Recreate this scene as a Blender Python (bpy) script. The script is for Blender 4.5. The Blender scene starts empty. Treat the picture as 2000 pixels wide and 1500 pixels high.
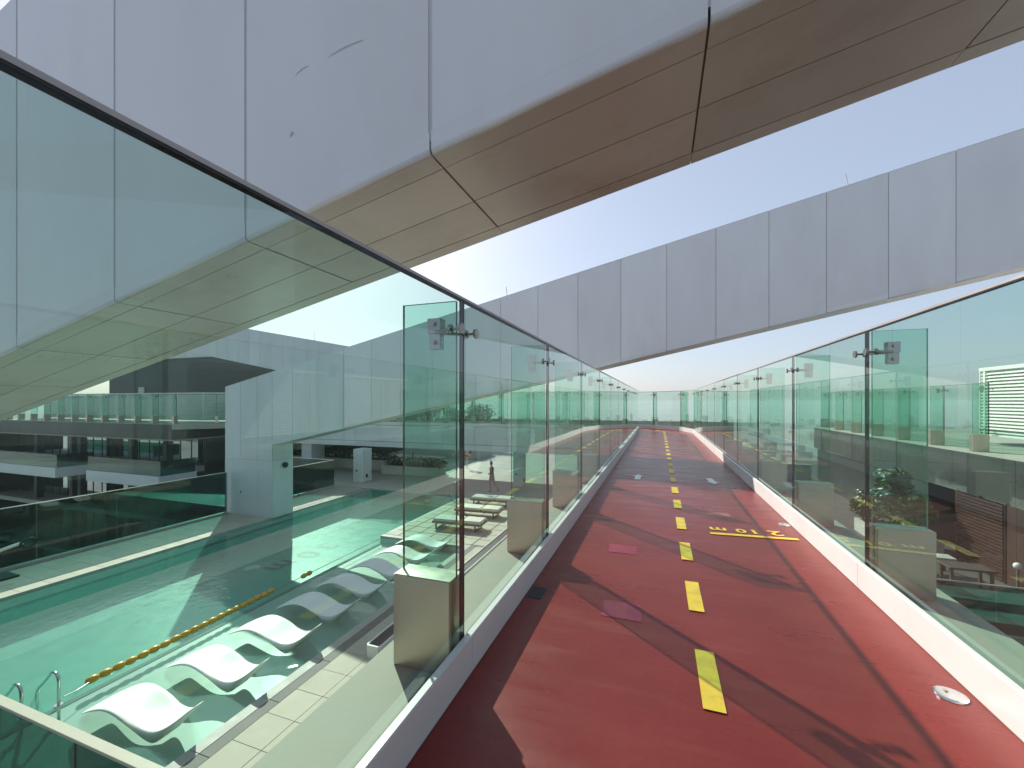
import bpy, bmesh, math, random
from mathutils import Vector, Matrix
R = math.radians
random.seed(7)
scene = bpy.context.scene
col = scene.collection

# ------------------------------------------------------------------ camera
EYE = Vector((0.0, 0.0, 1.6))
cam = bpy.data.cameras.new('camera')
cam.sensor_width = 36.0
cam.lens = 810 / 2000 * 36.0
cam.shift_y = 35 / 2000
cam.clip_start = 0.05
cam.clip_end = 60000
camo = bpy.data.objects.new('camera', cam)
camo.location = EYE
camo.rotation_euler = (R(90), 0, math.atan2(287, 810))
col.objects.link(camo)
scene.camera = camo

# ------------------------------------------------------------------ world and sun
SUN = Vector((-1.046, 0.978, 1.0)).normalized()
elev = math.asin(SUN.z)
world = bpy.data.worlds.new('World')
scene.world = world
world.use_nodes = True
wn = world.node_tree.nodes
wl = world.node_tree.links
wn.clear()
sky = wn.new('ShaderNodeTexSky')
sky.sky_type = 'NISHITA'
sky.sun_disc = False
sky.sun_elevation = elev
sky.sun_rotation = math.atan2(SUN.x, SUN.y)
sky.altitude = 100
sky.air_density = 1.0
sky.dust_density = 1.6
sky.ozone_density = 1.5
bg = wn.new('ShaderNodeBackground')
bg.inputs['Strength'].default_value = 0.070
wo = wn.new('ShaderNodeOutputWorld')
hsv_ = wn.new('ShaderNodeHueSaturation')      # dusty, washed-out air over the whole sky
hsv_.inputs['Saturation'].default_value = 0.85
mixs = wn.new('ShaderNodeMix'); mixs.data_type = 'RGBA'
mixs.inputs[0].default_value = 0.36
mixs.inputs[7].default_value = (7.0, 8.1, 10.2, 1)
wl.new(sky.outputs[0], hsv_.inputs['Color'])
wl.new(hsv_.outputs[0], mixs.inputs[6])
wl.new(mixs.outputs[2], bg.inputs[0])
wl.new(bg.outputs[0], wo.inputs[0])

sl = bpy.data.lights.new('sun', 'SUN')
sl.energy = 4.6
sl.angle = R(0.5)
sl.color = (1.0, 0.94, 0.84)
so = bpy.data.objects.new('sun', sl)
so.rotation_euler = SUN.to_track_quat('Z', 'Y').to_euler()
so.location = (0, 0, 40)
col.objects.link(so)

vs = scene.view_settings
scene.display_settings.display_device = 'sRGB'
vs.view_transform = 'Standard'
vs.look = 'None'
vs.gamma = 1.0
vs.use_curve_mapping = False
vs.exposure = 0.76
cy = scene.cycles
cy.transparent_max_bounces = 96
cy.max_bounces = 10
cy.diffuse_bounces = 4
cy.glossy_bounces = 5
cy.transmission_bounces = 6
cy.caustics_reflective = False
cy.caustics_refractive = False
cy.sample_clamp_indirect = 6
try:
    cy.use_denoising = True
    cy.denoiser = 'OPENIMAGEDENOISE'
except Exception:
    pass

# ------------------------------------------------------------------ materials
MATS = {}

def nodes_of(name):
    m = bpy.data.materials.new(name)
    m.use_nodes = True
    nt = m.node_tree
    nt.nodes.clear()
    out = nt.nodes.new('ShaderNodeOutputMaterial')
    MATS[name] = m
    return m, nt, nt.nodes, nt.links, out

def pbr(name, c, rough=0.5, metal=0.0, var=0.12, scale=1.5, bump=0.0, bscale=60.0,
        stretch=(1, 1, 1), coat=0.0, rnd=0.0, rvar=0.15, spec=0.5, dirt=None, dirt_amt=0.0, dscale=0.8):
    m, nt, N, L, out = nodes_of(name)
    b = N.new('ShaderNodeBsdfPrincipled')
    tc = N.new('ShaderNodeTexCoord')
    geo = N.new('ShaderNodeNewGeometry')
    mp = N.new('ShaderNodeMapping')
    mp.inputs['Scale'].default_value = stretch
    L.new(geo.outputs['Position'], mp.inputs['Vector'])
    n1 = N.new('ShaderNodeTexNoise')
    n1.inputs['Scale'].default_value = scale
    n1.inputs['Detail'].default_value = 6
    n1.inputs['Roughness'].default_value = 0.62
    L.new(mp.outputs[0], n1.inputs['Vector'])
    hsv = N.new('ShaderNodeHueSaturation')
    hsv.inputs['Color'].default_value = (*c, 1)
    mr = N.new('ShaderNodeMapRange')
    mr.inputs['From Min'].default_value = 0.3
    mr.inputs['From Max'].default_value = 0.7
    mr.inputs['To Min'].default_value = 1 - var
    mr.inputs['To Max'].default_value = 1 + var
    L.new(n1.outputs['Fac'], mr.inputs['Value'])
    vin = mr.outputs[0]
    if rnd > 0:
        oi = N.new('ShaderNodeObjectInfo')
        m2 = N.new('ShaderNodeMapRange')
        m2.inputs['To Min'].default_value = 1 - rnd
        m2.inputs['To Max'].default_value = 1 + rnd
        L.new(oi.outputs['Random'], m2.inputs['Value'])
        mu = N.new('ShaderNodeMath'); mu.operation = 'MULTIPLY'
        L.new(vin, mu.inputs[0]); L.new(m2.outputs[0], mu.inputs[1])
        vin = mu.outputs[0]
    L.new(vin, hsv.inputs['Value'])
    cout = hsv.outputs[0]
    if dirt:
        n3 = N.new('ShaderNodeTexNoise')
        n3.inputs['Scale'].default_value = dscale
        n3.inputs['Detail'].default_value = 8
        n3.inputs['Roughness'].default_value = 0.7
        L.new(mp.outputs[0], n3.inputs['Vector'])
        r3 = N.new('ShaderNodeMapRange')
        r3.inputs['From Min'].default_value = 0.48
        r3.inputs['From Max'].default_value = 0.78
        r3.inputs['To Max'].default_value = dirt_amt
        L.new(n3.outputs['Fac'], r3.inputs['Value'])
        mx = N.new('ShaderNodeMix'); mx.data_type = 'RGBA'
        L.new(r3.outputs[0], mx.inputs[0])
        L.new(cout, mx.inputs[6])
        mx.inputs[7].default_value = (*dirt, 1)
        cout = mx.outputs[2]
    L.new(cout, b.inputs['Base Color'])
    rr = N.new('ShaderNodeMapRange')
    rr.inputs['From Min'].default_value = 0.3
    rr.inputs['From Max'].default_value = 0.7
    rr.inputs['To Min'].default_value = max(0.02, rough * (1 - rvar))
    rr.inputs['To Max'].default_value = min(1, rough * (1 + rvar))
    L.new(n1.outputs['Fac'], rr.inputs['Value'])
    L.new(rr.outputs[0], b.inputs['Roughness'])
    b.inputs['Metallic'].default_value = metal
    b.inputs['Specular IOR Level'].default_value = spec
    b.inputs['Coat Weight'].default_value = coat
    b.inputs['Coat Roughness'].default_value = 0.15
    if bump > 0:
        n2 = N.new('ShaderNodeTexNoise')
        n2.inputs['Scale'].default_value = bscale
        n2.inputs['Detail'].default_value = 3
        L.new(mp.outputs[0], n2.inputs['Vector'])
        bp = N.new('ShaderNodeBump')
        bp.inputs['Strength'].default_value = bump
        bp.inputs['Distance'].default_value = 0.01
        L.new(n2.outputs['Fac'], bp.inputs['Height'])
        L.new(bp.outputs[0], b.inputs['Normal'])
    L.new(b.outputs[0], out.inputs[0])
    return m

def glass(name, tint, refl=1.7, rough=0.0, dust=0.0):
    """see-through pane: tinted transparency plus a mirror reflection on outer faces, per angle of incidence"""
    m, nt, N, L, out = nodes_of(name)
    tr = N.new('ShaderNodeBsdfTransparent')
    tr.inputs[0].default_value = (*tint, 1)
    gl = N.new('ShaderNodeBsdfGlossy')
    gl.inputs['Roughness'].default_value = rough
    gl.inputs['Color'].default_value = (0.95, 1.0, 0.97, 1)
    fr = N.new('ShaderNodeFresnel')
    fr.inputs['IOR'].default_value = 1.5
    geo = N.new('ShaderNodeNewGeometry')
    inv = N.new('ShaderNodeMath'); inv.operation = 'SUBTRACT'
    inv.inputs[0].default_value = 1.0
    L.new(geo.outputs['Backfacing'], inv.inputs[1])
    mul = N.new('ShaderNodeMath'); mul.operation = 'MULTIPLY'
    L.new(fr.outputs[0], mul.inputs[0]); L.new(inv.outputs[0], mul.inputs[1])
    m2 = N.new('ShaderNodeMath'); m2.operation = 'MULTIPLY'; m2.use_clamp = True
    L.new(mul.outputs[0], m2.inputs[0]); m2.inputs[1].default_value = refl
    mx = N.new('ShaderNodeMixShader')
    L.new(m2.outputs[0], mx.inputs[0]); L.new(tr.outputs[0], mx.inputs[1]); L.new(gl.outputs[0], mx.inputs[2])
    res = mx.outputs[0]
    if dust > 0:
        df = N.new('ShaderNodeBsdfDiffuse')
        df.inputs[0].default_value = (0.75, 0.76, 0.72, 1)
        nz = N.new('ShaderNodeTexNoise'); nz.inputs['Scale'].default_value = 1.3; nz.inputs['Detail'].default_value = 7
        nz.inputs['Roughness'].default_value = 0.7
        L.new(geo.outputs['Position'], nz.inputs['Vector'])
        r = N.new('ShaderNodeMapRange')
        r.inputs['From Min'].default_value = 0.35; r.inputs['From Max'].default_value = 0.75
        r.inputs['To Min'].default_value = dust * 0.5; r.inputs['To Max'].default_value = dust * 1.6
        L.new(nz.outputs['Fac'], r.inputs['Value'])
        md = N.new('ShaderNodeMixShader')
        L.new(r.outputs[0], md.inputs[0]); L.new(res, md.inputs[1]); L.new(df.outputs[0], md.inputs[2])
        res = md.outputs[0]
    L.new(res, out.inputs[0])
    return m

WHITE = pbr('white_cladding', (0.60, 0.615, 0.65), 0.40, 0, 0.05, 0.9, 0.12, 1.6, rnd=0.05,
            dirt=(0.45, 0.44, 0.43), dirt_amt=0.35, dscale=0.7, stretch=(1, 1, 0.35))
SOFFIT = pbr('soffit_panel', (0.47, 0.44, 0.41), 0.30, 0.0, 0.08, 0.8, 0.12, 1.5, rnd=0.06,
             dirt=(0.30, 0.22, 0.16), dirt_amt=0.6, dscale=1.4, spec=0.6)  # base holds dirt plus the shade and warm bounce on white panels
SCUFF = pbr('grey_scuff', (0.40, 0.395, 0.39), 0.8, 0, 0.25, 40)
LSEAL = pbr('pale_sealant', (0.50, 0.50, 0.51), 0.6, 0, 0.1)
SEAL = pbr('joint_sealant', (0.33, 0.33, 0.33), 0.7, 0, 0.1)
SOFCORE = pbr('brown_joint', (0.13, 0.10, 0.08), 0.7)
DARKSEAL = pbr('dark_joint', (0.05, 0.045, 0.04), 0.7)
BLACK = pbr('black_silicone', (0.012, 0.012, 0.013), 0.35)
CAPM = pbr('cap_metal', (0.42, 0.39, 0.38), 0.4, 0.4, 0.08)
KERB = pbr('white_kerb_paint', (0.63, 0.615, 0.61), 0.32, 0, 0.03, 2.0, rnd=0.015, dirt=(0.5, 0.48, 0.46), dirt_amt=0.25, dscale=2.2)
LEDGE = pbr('painted_ledge', (0.36, 0.37, 0.31), 0.75, spec=0.15, metal=0, var=0.08, scale=2.5, bump=0.1, bscale=40, dirt=(0.38, 0.38, 0.33), dirt_amt=0.5, dscale=1.6)
STEEL = pbr('brushed_steel', (0.52, 0.46, 0.39), 0.34, 0.95, 0.10, 3.0, 0.03, 120, stretch=(1, 1, 0.1), rvar=0.3)
CLAMPM = pbr('clamp_steel', (0.36, 0.34, 0.34), 0.28, 0.9, 0.08)
BRIGHT = pbr('polished_steel', (0.66, 0.66, 0.66), 0.18, 1.0, 0.05)
YELLOW = pbr('yellow_paint', (0.74, 0.47, 0.04), 0.5, 0, 0.10, 6, 0.2, 150, dirt=(0.30, 0.14, 0.05), dirt_amt=0.75, dscale=7)
ARROWW = pbr('white_paint', (0.78, 0.78, 0.76), 0.5, 0, 0.06, 6, 0.15, 150)
MAGENTA = pbr('magenta_patch', (0.24, 0.013, 0.044), 0.5, 0, 0.2, 9)
PINK = pbr('pale_pink_patch', (0.30, 0.10, 0.09), 0.5, 0, 0.1, 9)
TILE = pbr('cream_stone_tile', (0.47, 0.44, 0.36), 0.7, 0, 0.07, 2.4, 0.12, 35, rnd=0.05, spec=0.25, dirt=(0.36, 0.34, 0.27), dirt_amt=0.5, dscale=1.8)
GROUT = pbr('tile_grout', (0.30, 0.29, 0.25), 0.8)
GREYSTONE = pbr('grey_stone', (0.20, 0.197, 0.185), 0.72, spec=0.2, metal=0, var=0.18, scale=2.6, bump=0.3, bscale=14, rnd=0.05, stretch=(1, 1, 1))
LIGHTSTONE = pbr('light_rim_stone', (0.40, 0.40, 0.37), 0.65, 0, 0.1, 3.0, 0.1, 40)
PAVING = pbr('terrace_paving', (0.36, 0.35, 0.31), 0.55, 0, 0.12, 0.8, 0.1, 30)
POOLT = pbr('pool_tile', (0.12, 0.36, 0.29), 0.35, 0, 0.06, 2.0)
LEDGET = pbr('pool_ledge_tile', (0.62, 0.57, 0.53), 0.4, 0, 0.05, 2.0)
MOSAIC = pbr('dark_mosaic', (0.008, 0.05, 0.045), 0.4)
LOUNGE = pbr('white_moulded_resin', (0.80, 0.81, 0.79), 0.42, 0, 0.03, 3, spec=0.4, dirt=(0.62, 0.62, 0.58), dirt_amt=0.3, dscale=2.2)
ROPE = pbr('yellow_float', (0.60, 0.34, 0.015), 0.4, 0, 0.12, 6)
CABLE = pbr('steel_cable', (0.3, 0.3, 0.28), 0.4, 0.6)
CHARCOAL = pbr('charcoal_cladding', (0.035, 0.040, 0.043), 0.55, 0, 0.1, 0.6, rnd=0.08)
FASCIA = pbr('dark_fascia_panel', (0.026, 0.029, 0.029), 0.45, 0, 0.12, 0.7, rnd=0.08, dirt=(0.08, 0.08, 0.07), dirt_amt=0.5, dscale=0.9)
CONC = pbr('beige_concrete_cap', (0.46, 0.40, 0.33), 0.6, 0, 0.08, 4, 0.2, 60)
SLATW = pbr('white_louvre', (0.74, 0.75, 0.71), 0.45, 0, 0.05, 2)
DARKFRAME = pbr('dark_frame', (0.03, 0.033, 0.035), 0.45)
BEIGEWALL = pbr('beige_wall', (0.40, 0.38, 0.33), 0.7, 0, 0.1, 1.0)
REDWOOD = pbr('shade_dark_timber', (0.035, 0.008, 0.005), 0.6, 0, 0.2, 4, rnd=0.12)  # courtyard shade is put into the base colour of this red timber
PLANTERM = pbr('planter_stone', (0.48, 0.47, 0.43), 0.6, 0, 0.1, 1.5, 0.1, 40)
SOIL = pbr('planter_soil', (0.05, 0.038, 0.028), 0.9, 0, 0.3, 8, 0.5, 30)
LEAF = pbr('leaf_green', (0.075, 0.125, 0.030), 0.5, 0, 0.5, 4.0)
LEAFD = pbr('dark_hedge_leaf', (0.030, 0.060, 0.026), 0.5, 0, 0.5, 3.0)
PETAL = pbr('white_petal', (0.8, 0.8, 0.74), 0.6)
BARK = pbr('bark', (0.12, 0.09, 0.065), 0.8, 0, 0.2, 6)
CUSHION = pbr('cream_cushion', (0.62, 0.60, 0.53), 0.85, 0, 0.06, 8, 0.2, 200)
TAUPE = pbr('taupe_frame', (0.15, 0.13, 0.11), 0.5)
DSTONE = pbr('dark_courtyard_stone', (0.085, 0.082, 0.078), 0.6, 0, 0.2, 1.5, 0.1, 30)
DTIMBER = pbr('dark_stained_timber', (0.05, 0.04, 0.035), 0.6)
SKIN = pbr('skin', (0.42, 0.24, 0.17), 0.5)
MAROON = pbr('maroon_swimwear', (0.14, 0.035, 0.03), 0.7)
SHORTS = pbr('grey_shorts', (0.30, 0.27, 0.25), 0.8)
HAIR = pbr('brown_hair', (0.07, 0.04, 0.025), 0.6)
REDRING = pbr('red_lifebuoy', (0.42, 0.07, 0.04), 0.5)
PLASTIC = pbr('black_plastic', (0.02, 0.02, 0.02), 0.4)
WPLASTIC = pbr('white_enamel', (0.72, 0.72, 0.70), 0.35)

GLASS = glass('green_tinted_glass', (0.805, 0.905, 0.865), 1.25, 0.0, 0.003)
FINGLASS = glass('green_fin_glass', (0.72, 0.885, 0.82), 1.0, 0.0, 0.002)
GEDGE = pbr('glass_edge', (0.05, 0.13, 0.10), 0.15, 0, 0.1, 4, spec=0.7)
POOLGLASS = glass('dark_green_fence_glass', (0.22, 0.44, 0.41), 1.4)
DARKGLASS = glass('dark_window_glass', (0.30, 0.36, 0.36), 4.5)

def mk_track():
    m, nt, N, L, out = nodes_of('red_track_surface')
    b = N.new('ShaderNodeBsdfPrincipled')
    geo = N.new('ShaderNodeNewGeometry')
    def noise(s, d=6, st=None, r=0.6):
        n = N.new('ShaderNodeTexNoise'); n.inputs['Scale'].default_value = s; n.inputs['Detail'].default_value = d
        n.inputs['Roughness'].default_value = r
        if st:
            mp = N.new('ShaderNodeMapping'); mp.inputs['Scale'].default_value = st
            L.new(geo.outputs['Position'], mp.inputs[0]); L.new(mp.outputs[0], n.inputs['Vector'])
        else:
            L.new(geo.outputs['Position'], n.inputs['Vector'])
        return n
    na = noise(0.9, 8)
    nb = noise(2.0, 6, (0.5, 2.6, 1))
    ng = noise(420, 2)
    ramp = N.new('ShaderNodeValToRGB')
    e = ramp.color_ramp.elements
    e[0].position = 0.32; e[0].color = (0.165, 0.015, 0.012, 1)
    e[1].position = 0.70; e[1].color = (0.215, 0.026, 0.020, 1)
    L.new(na.outputs['Fac'], ramp.inputs[0])
    # pale scuffs and dust
    rs = N.new('ShaderNodeMapRange'); rs.inputs['From Min'].default_value = 0.55; rs.inputs['From Max'].default_value = 0.8
    rs.inputs['To Max'].default_value = 0.20
    L.new(nb.outputs['Fac'], rs.inputs['Value'])
    mx = N.new('ShaderNodeMix'); mx.data_type = 'RGBA'
    L.new(rs.outputs[0], mx.inputs[0]); L.new(ramp.outputs[0], mx.inputs[6]); mx.inputs[7].default_value = (0.34, 0.11, 0.085, 1)
    # fine grain
    rg = N.new('ShaderNodeMapRange'); rg.inputs['From Min'].default_value = 0.3; rg.inputs['From Max'].default_value = 0.7
    rg.inputs['To Min'].default_value = 0.86; rg.inputs['To Max'].default_value = 1.12
    L.new(ng.outputs['Fac'], rg.inputs['Value'])
    hs = N.new('ShaderNodeHueSaturation'); L.new(mx.outputs[2], hs.inputs['Color'])
    nm = noise(28, 5, None, 0.7)
    rm = N.new('ShaderNodeMapRange'); rm.inputs['From Min'].default_value = 0.3; rm.inputs['From Max'].default_value = 0.7
    rm.inputs['To Min'].default_value = 0.90; rm.inputs['To Max'].default_value = 1.10
    L.new(nm.outputs['Fac'], rm.inputs['Value'])
    mm = N.new('ShaderNodeMath'); mm.operation = 'MULTIPLY'
    L.new(rm.outputs[0], mm.inputs[0]); L.new(rg.outputs[0], mm.inputs[1]); L.new(mm.outputs[0], hs.inputs['Value'])
    L.new(hs.outputs[0], b.inputs['Base Color'])
    rr = N.new('ShaderNodeMapRange'); rr.inputs['From Min'].default_value = 0.3; rr.inputs['From Max'].default_value = 0.7
    rr.inputs['To Min'].default_value = 0.24; rr.inputs['To Max'].default_value = 0.40
    L.new(nb.outputs['Fac'], rr.inputs['Value']); L.new(rr.outputs[0], b.inputs['Roughness'])
    b.inputs['Specular IOR Level'].default_value = 0.32
    bp = N.new('ShaderNodeBump'); bp.inputs['Strength'].default_value = 0.25; bp.inputs['Distance'].default_value = 0.003
    L.new(ng.outputs['Fac'], bp.inputs['Height'])
    nw = noise(1.4, 3, (0.5, 3.0, 1))
    bp2 = N.new('ShaderNodeBump'); bp2.inputs['Strength'].default_value = 0.35; bp2.inputs['Distance'].default_value = 0.012
    L.new(nw.outputs['Fac'], bp2.inputs['Height']); L.new(bp.outputs[0], bp2.inputs['Normal'])
    L.new(bp2.outputs[0], b.inputs['Normal'])
    L.new(b.outputs[0], out.inputs[0])
    return m
TRACK = mk_track()

def mk_water():
    m, nt, N, L, out = nodes_of('pool_water')
    geo = N.new('ShaderNodeNewGeometry')
    mp = N.new('ShaderNodeMapping'); mp.inputs['Scale'].default_value = (1.0, 1.0, 1.0)
    L.new(geo.outputs['Position'], mp.inputs[0])
    n = N.new('ShaderNodeTexNoise'); n.inputs['Scale'].default_value = 5.0; n.inputs['Detail'].default_value = 3
    L.new(mp.outputs[0], n.inputs['Vector'])
    bp = N.new('ShaderNodeBump'); bp.inputs['Strength'].default_value = 0.2; bp.inputs['Distance'].default_value = 0.05
    L.new(n.outputs['Fac'], bp.inputs['Height'])
    tr = N.new('ShaderNodeBsdfTransparent'); tr.inputs[0].default_value = (0.75, 0.92, 0.87, 1)
    gl = N.new('ShaderNodeBsdfGlossy'); gl.inputs['Roughness'].default_value = 0.02
    L.new(bp.outputs[0], gl.inputs['Normal'])
    fr = N.new('ShaderNodeFresnel'); fr.inputs['IOR'].default_value = 1.33
    L.new(bp.outputs[0], fr.inputs['Normal'])
    inv = N.new('ShaderNodeMath'); inv.operation = 'SUBTRACT'; inv.inputs[0].default_value = 1.0
    L.new(geo.outputs['Backfacing'], inv.inputs[1])
    mul = N.new('ShaderNodeMath'); mul.operation = 'MULTIPLY'; mul.use_clamp = True
    L.new(fr.outputs[0], mul.inputs[0]); L.new(inv.outputs[0], mul.inputs[1])
    mx = N.new('ShaderNodeMixShader')
    L.new(mul.outputs[0], mx.inputs[0]); L.new(tr.outputs[0], mx.inputs[1]); L.new(gl.outputs[0], mx.inputs[2])
    df = N.new('ShaderNodeBsdfDiffuse'); df.inputs[0].default_value = (0.15, 0.45, 0.375, 1)      # light scattered back by the water itself
    mt = N.new('ShaderNodeMixShader'); mt.inputs[0].default_value = 0.22
    L.new(tr.outputs[0], mt.inputs[1]); L.new(df.outputs[0], mt.inputs[2])
    L.new(mt.outputs[0], mx.inputs[1])
    L.new(mx.outputs[0], out.inputs[0])
    return m
WATER = mk_water()

# ------------------------------------------------------------------ builders
def wloc(o):
    v = Vector((0, 0, 0))
    while o is not None:
        v += o.location
        o = o.parent
    return v

def tag(o, label=None, cat=None, group=None, kind=None):
    if label: o['label'] = label
    if cat: o['category'] = cat
    if group: o['group'] = group
    if kind: o['kind'] = kind
    return o

def root(name, loc, label=None, cat=None, group=None, kind=None):
    o = bpy.data.objects.new(name, None)
    o.empty_display_size = 0.2
    o.location = loc
    col.objects.link(o)
    return tag(o, label, cat, group, kind)

def mesh_of(name, verts, faces, mats, fmat=None, smooth=False):
    me = bpy.data.meshes.new(name)
    me.from_pydata([tuple(v) for v in verts], [], faces)
    for m in (mats if isinstance(mats, (list, tuple)) else [mats]):
        me.materials.append(m)
    if fmat:
        me.polygons.foreach_set('material_index', fmat)
    if smooth:
        me.polygons.foreach_set('use_smooth', [True] * len(me.polygons))
    me.update()
    return me

def put(name, me, parent=None, loc=(0, 0, 0), rot=None):
    o = bpy.data.objects.new(name, me)
    o.location = loc
    if rot: o.rotation_euler = rot
    col.objects.link(o)
    if parent: o.parent = parent
    return o

def obj(name, verts, faces, mats, parent=None, fmat=None, smooth=False):
    """mesh from world coordinates; the origin is the parent's, or the middle of the base"""
    vs_ = [Vector(v) for v in verts]
    if parent:
        off = wloc(parent); loc = (0, 0, 0)
    else:
        xs = [v.x for v in vs_]; ys = [v.y for v in vs_]; zs = [v.z for v in vs_]
        off = Vector(((min(xs) + max(xs)) / 2, (min(ys) + max(ys)) / 2, min(zs))); loc = off
    me = mesh_of(name, [v - off for v in vs_], faces, mats, fmat, smooth)
    return put(name, me, parent, loc)

BF = [(0, 3, 2, 1), (4, 5, 6, 7), (0, 1, 5, 4), (1, 2, 6, 5), (2, 3, 7, 6), (3, 0, 4, 7)]

def boxv(x0, x1, y0, y1, z0, z1):
    return [(x0, y0, z0), (x1, y0, z0), (x1, y1, z0), (x0, y1, z0), (x0, y0, z1), (x1, y0, z1), (x1, y1, z1), (x0, y1, z1)]

class MB:
    """collects shapes that belong to one mesh"""
    def __init__(s): s.v = []; s.f = []; s.m = []
    def add(s, v, f, mi=0):
        k = len(s.v); s.v += [Vector(p) for p in v]
        s.f += [tuple(i + k for i in q) for q in f]; s.m += [mi] * len(f)
    def box(s, x0, x1, y0, y1, z0, z1, mi=0):
        s.add(boxv(x0, x1, y0, y1, z0, z1), BF, mi)
    def bev(s, x0, x1, y0, y1, z0, z1, b=0.01, mi=0, seg=1):
        bm = bmesh.new()
        vv = [bm.verts.new(p) for p in boxv(x0, x1, y0, y1, z0, z1)]
        for q in BF: bm.faces.new([vv[i] for i in q])
        bmesh.ops.bevel(bm, geom=bm.edges[:], offset=b, segments=seg, affect='EDGES')
        bm.verts.index_update()
        s.add([v.co.copy() for v in bm.verts], [tuple(v.index for v in f.verts) for f in bm.faces], mi)
        bm.free()
    def obox(s, o, d, n, a0, a1, b0, b1, z0, z1, mi=0):
        o = Vector(o); d = Vector(d); n = Vector(n)
        def P(a, b, z): return o + d * a + n * b + Vector((0, 0, z))
        v = [P(a0, b0, z0), P(a1, b0, z0), P(a1, b1, z0), P(a0, b1, z0), P(a0, b0, z1), P(a1, b0, z1), P(a1, b1, z1), P(a0, b1, z1)]
        f = BF if d.cross(n).z > 0 else [tuple(reversed(q)) for q in BF]
        s.add(v, f, mi)
    def tube(s, pts, r, seg=8, mi=0, cap=True, radii=None):
        pts = [Vector(p) for p in pts]
        rings = []
        up = None
        for i, p in enumerate(pts):
            t = (pts[min(i + 1, len(pts) - 1)] - pts[max(i - 1, 0)]).normalized()
            if up is None:
                up = t.orthogonal().normalized()
            up = (up - t * up.dot(t)).normalized()
            w = t.cross(up)
            rr = radii[i] if radii else r
            rings.append([p + (up * math.cos(2 * math.pi * k / seg) + w * math.sin(2 * math.pi * k / seg)) * rr for k in range(seg)])
        v = [q for ring in rings for q in ring]
        f = []
        for i in range(len(rings) - 1):
            for k in range(seg):
                a = i * seg + k; b_ = i * seg + (k + 1) % seg
                f.append((a, b_, b_ + seg, a + seg))
        if cap:
            f.append(tuple(reversed(range(seg))))
            f.append(tuple(range(len(v) - seg, len(v))))
        s.add(v, f, mi)
    def build(s, name, mats, parent=None, smooth=False):
        return obj(name, s.v, s.f, mats, parent, s.m if isinstance(mats, (list, tuple)) else None, smooth)
    def mesh(s, name, mats, smooth=False):
        return mesh_of(name, s.v, s.f, mats, s.m if isinstance(mats, (list, tuple)) else None, smooth)

def box(name, x0, x1, y0, y1, z0, z1, mat, parent=None, bev=0):
    b = MB()
    if bev: b.bev(x0, x1, y0, y1, z0, z1, bev)
    else: b.box(x0, x1, y0, y1, z0, z1)
    return b.build(name, mat, parent)

def prism(name, poly, z0, z1, mat, parent=None):
    n = len(poly)
    v = [(p[0], p[1], z0) for p in poly] + [(p[0], p[1], z1) for p in poly]
    f = [tuple(reversed(range(n))), tuple(range(n, 2 * n))]
    f += [(i, (i + 1) % n, n + (i + 1) % n, n + i) for i in range(n)]
    return obj(name, v, f, mat, parent)

DECK = -3.6      # pool deck level
WAT = -3.66      # water level

# ------------------------------------------------------------------ the elevated track: slab, surface, paint
LX, RX = -1.11, 1.682
CC, CR = (-2.33, 23.0), 4.012
def arc(r, a0, a1, n):
    return [(CC[0] + r * math.cos(R(a0 + (a1 - a0) * i / n)), CC[1] + r * math.sin(R(a0 + (a1 - a0) * i / n))) for i in range(n + 1)]
slab_poly = [(-1.69, -6), (2.26, -6)] + arc(4.59, 0, 90, 9) + [(-31, 27.59), (-31, 23.73), (-1.69, 23.73)]
walk = prism('walkway_slab', slab_poly, -1.4, -0.006, LEDGE)
tag(walk, kind='structure')
track_poly = [(LX + .068, -6), (RX - .068, -6)] + arc(CR - .068, 0, 90, 9) + [(-31, 26.944), (-31, 24.368), (LX + .068, 24.368)]
track = prism('running_track', track_poly, -0.004, 0.0, TRACK)
tag(track, kind='structure')

dash_me = MB(); dash_me.box(-.055, .055, -.275, .275, 0, .003); dash_me = dash_me.mesh('lane_dash', YELLOW)
DX = 0.272
dashes = []
for k in range(-1, 20):
    y = 2.64 + 1.085 * k
    if y < 22.6: dashes.append((DX, y, 0))
rr = DX - CC[0]
for i in range(6):
    a = R(8 + i * 21)
    if a < R(90): dashes.append((CC[0] + rr * math.cos(a), 23.0 + rr * math.sin(a), a))
for i in range(14): dashes.append((-3.2 - 1.085 * i, 23.0 + rr, R(90)))
for x, y, a in dashes:
    put('lane_dash', dash_me, track, Vector((x, y, 0.004)) - track.location, (0, 0, a))

def text_mesh(s, size, mat, name, spacing=1.0):
    cu = bpy.data.curves.new(name, 'FONT')
    cu.body = s; cu.size = size; cu.resolution_u = 3; cu.space_character = spacing
    cu.offset = size * .022; cu.align_x = 'CENTER'; cu.align_y = 'CENTER'
    o = bpy.data.objects.new(name, cu)
    col.objects.link(o)
    dg = bpy.context.evaluated_depsgraph_get()
    me = bpy.data.meshes.new_from_object(o.evaluated_get(dg))
    bpy.data.objects.remove(o)
    me.name = name
    me.materials.clear(); me.materials.append(mat)
    return me
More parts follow.
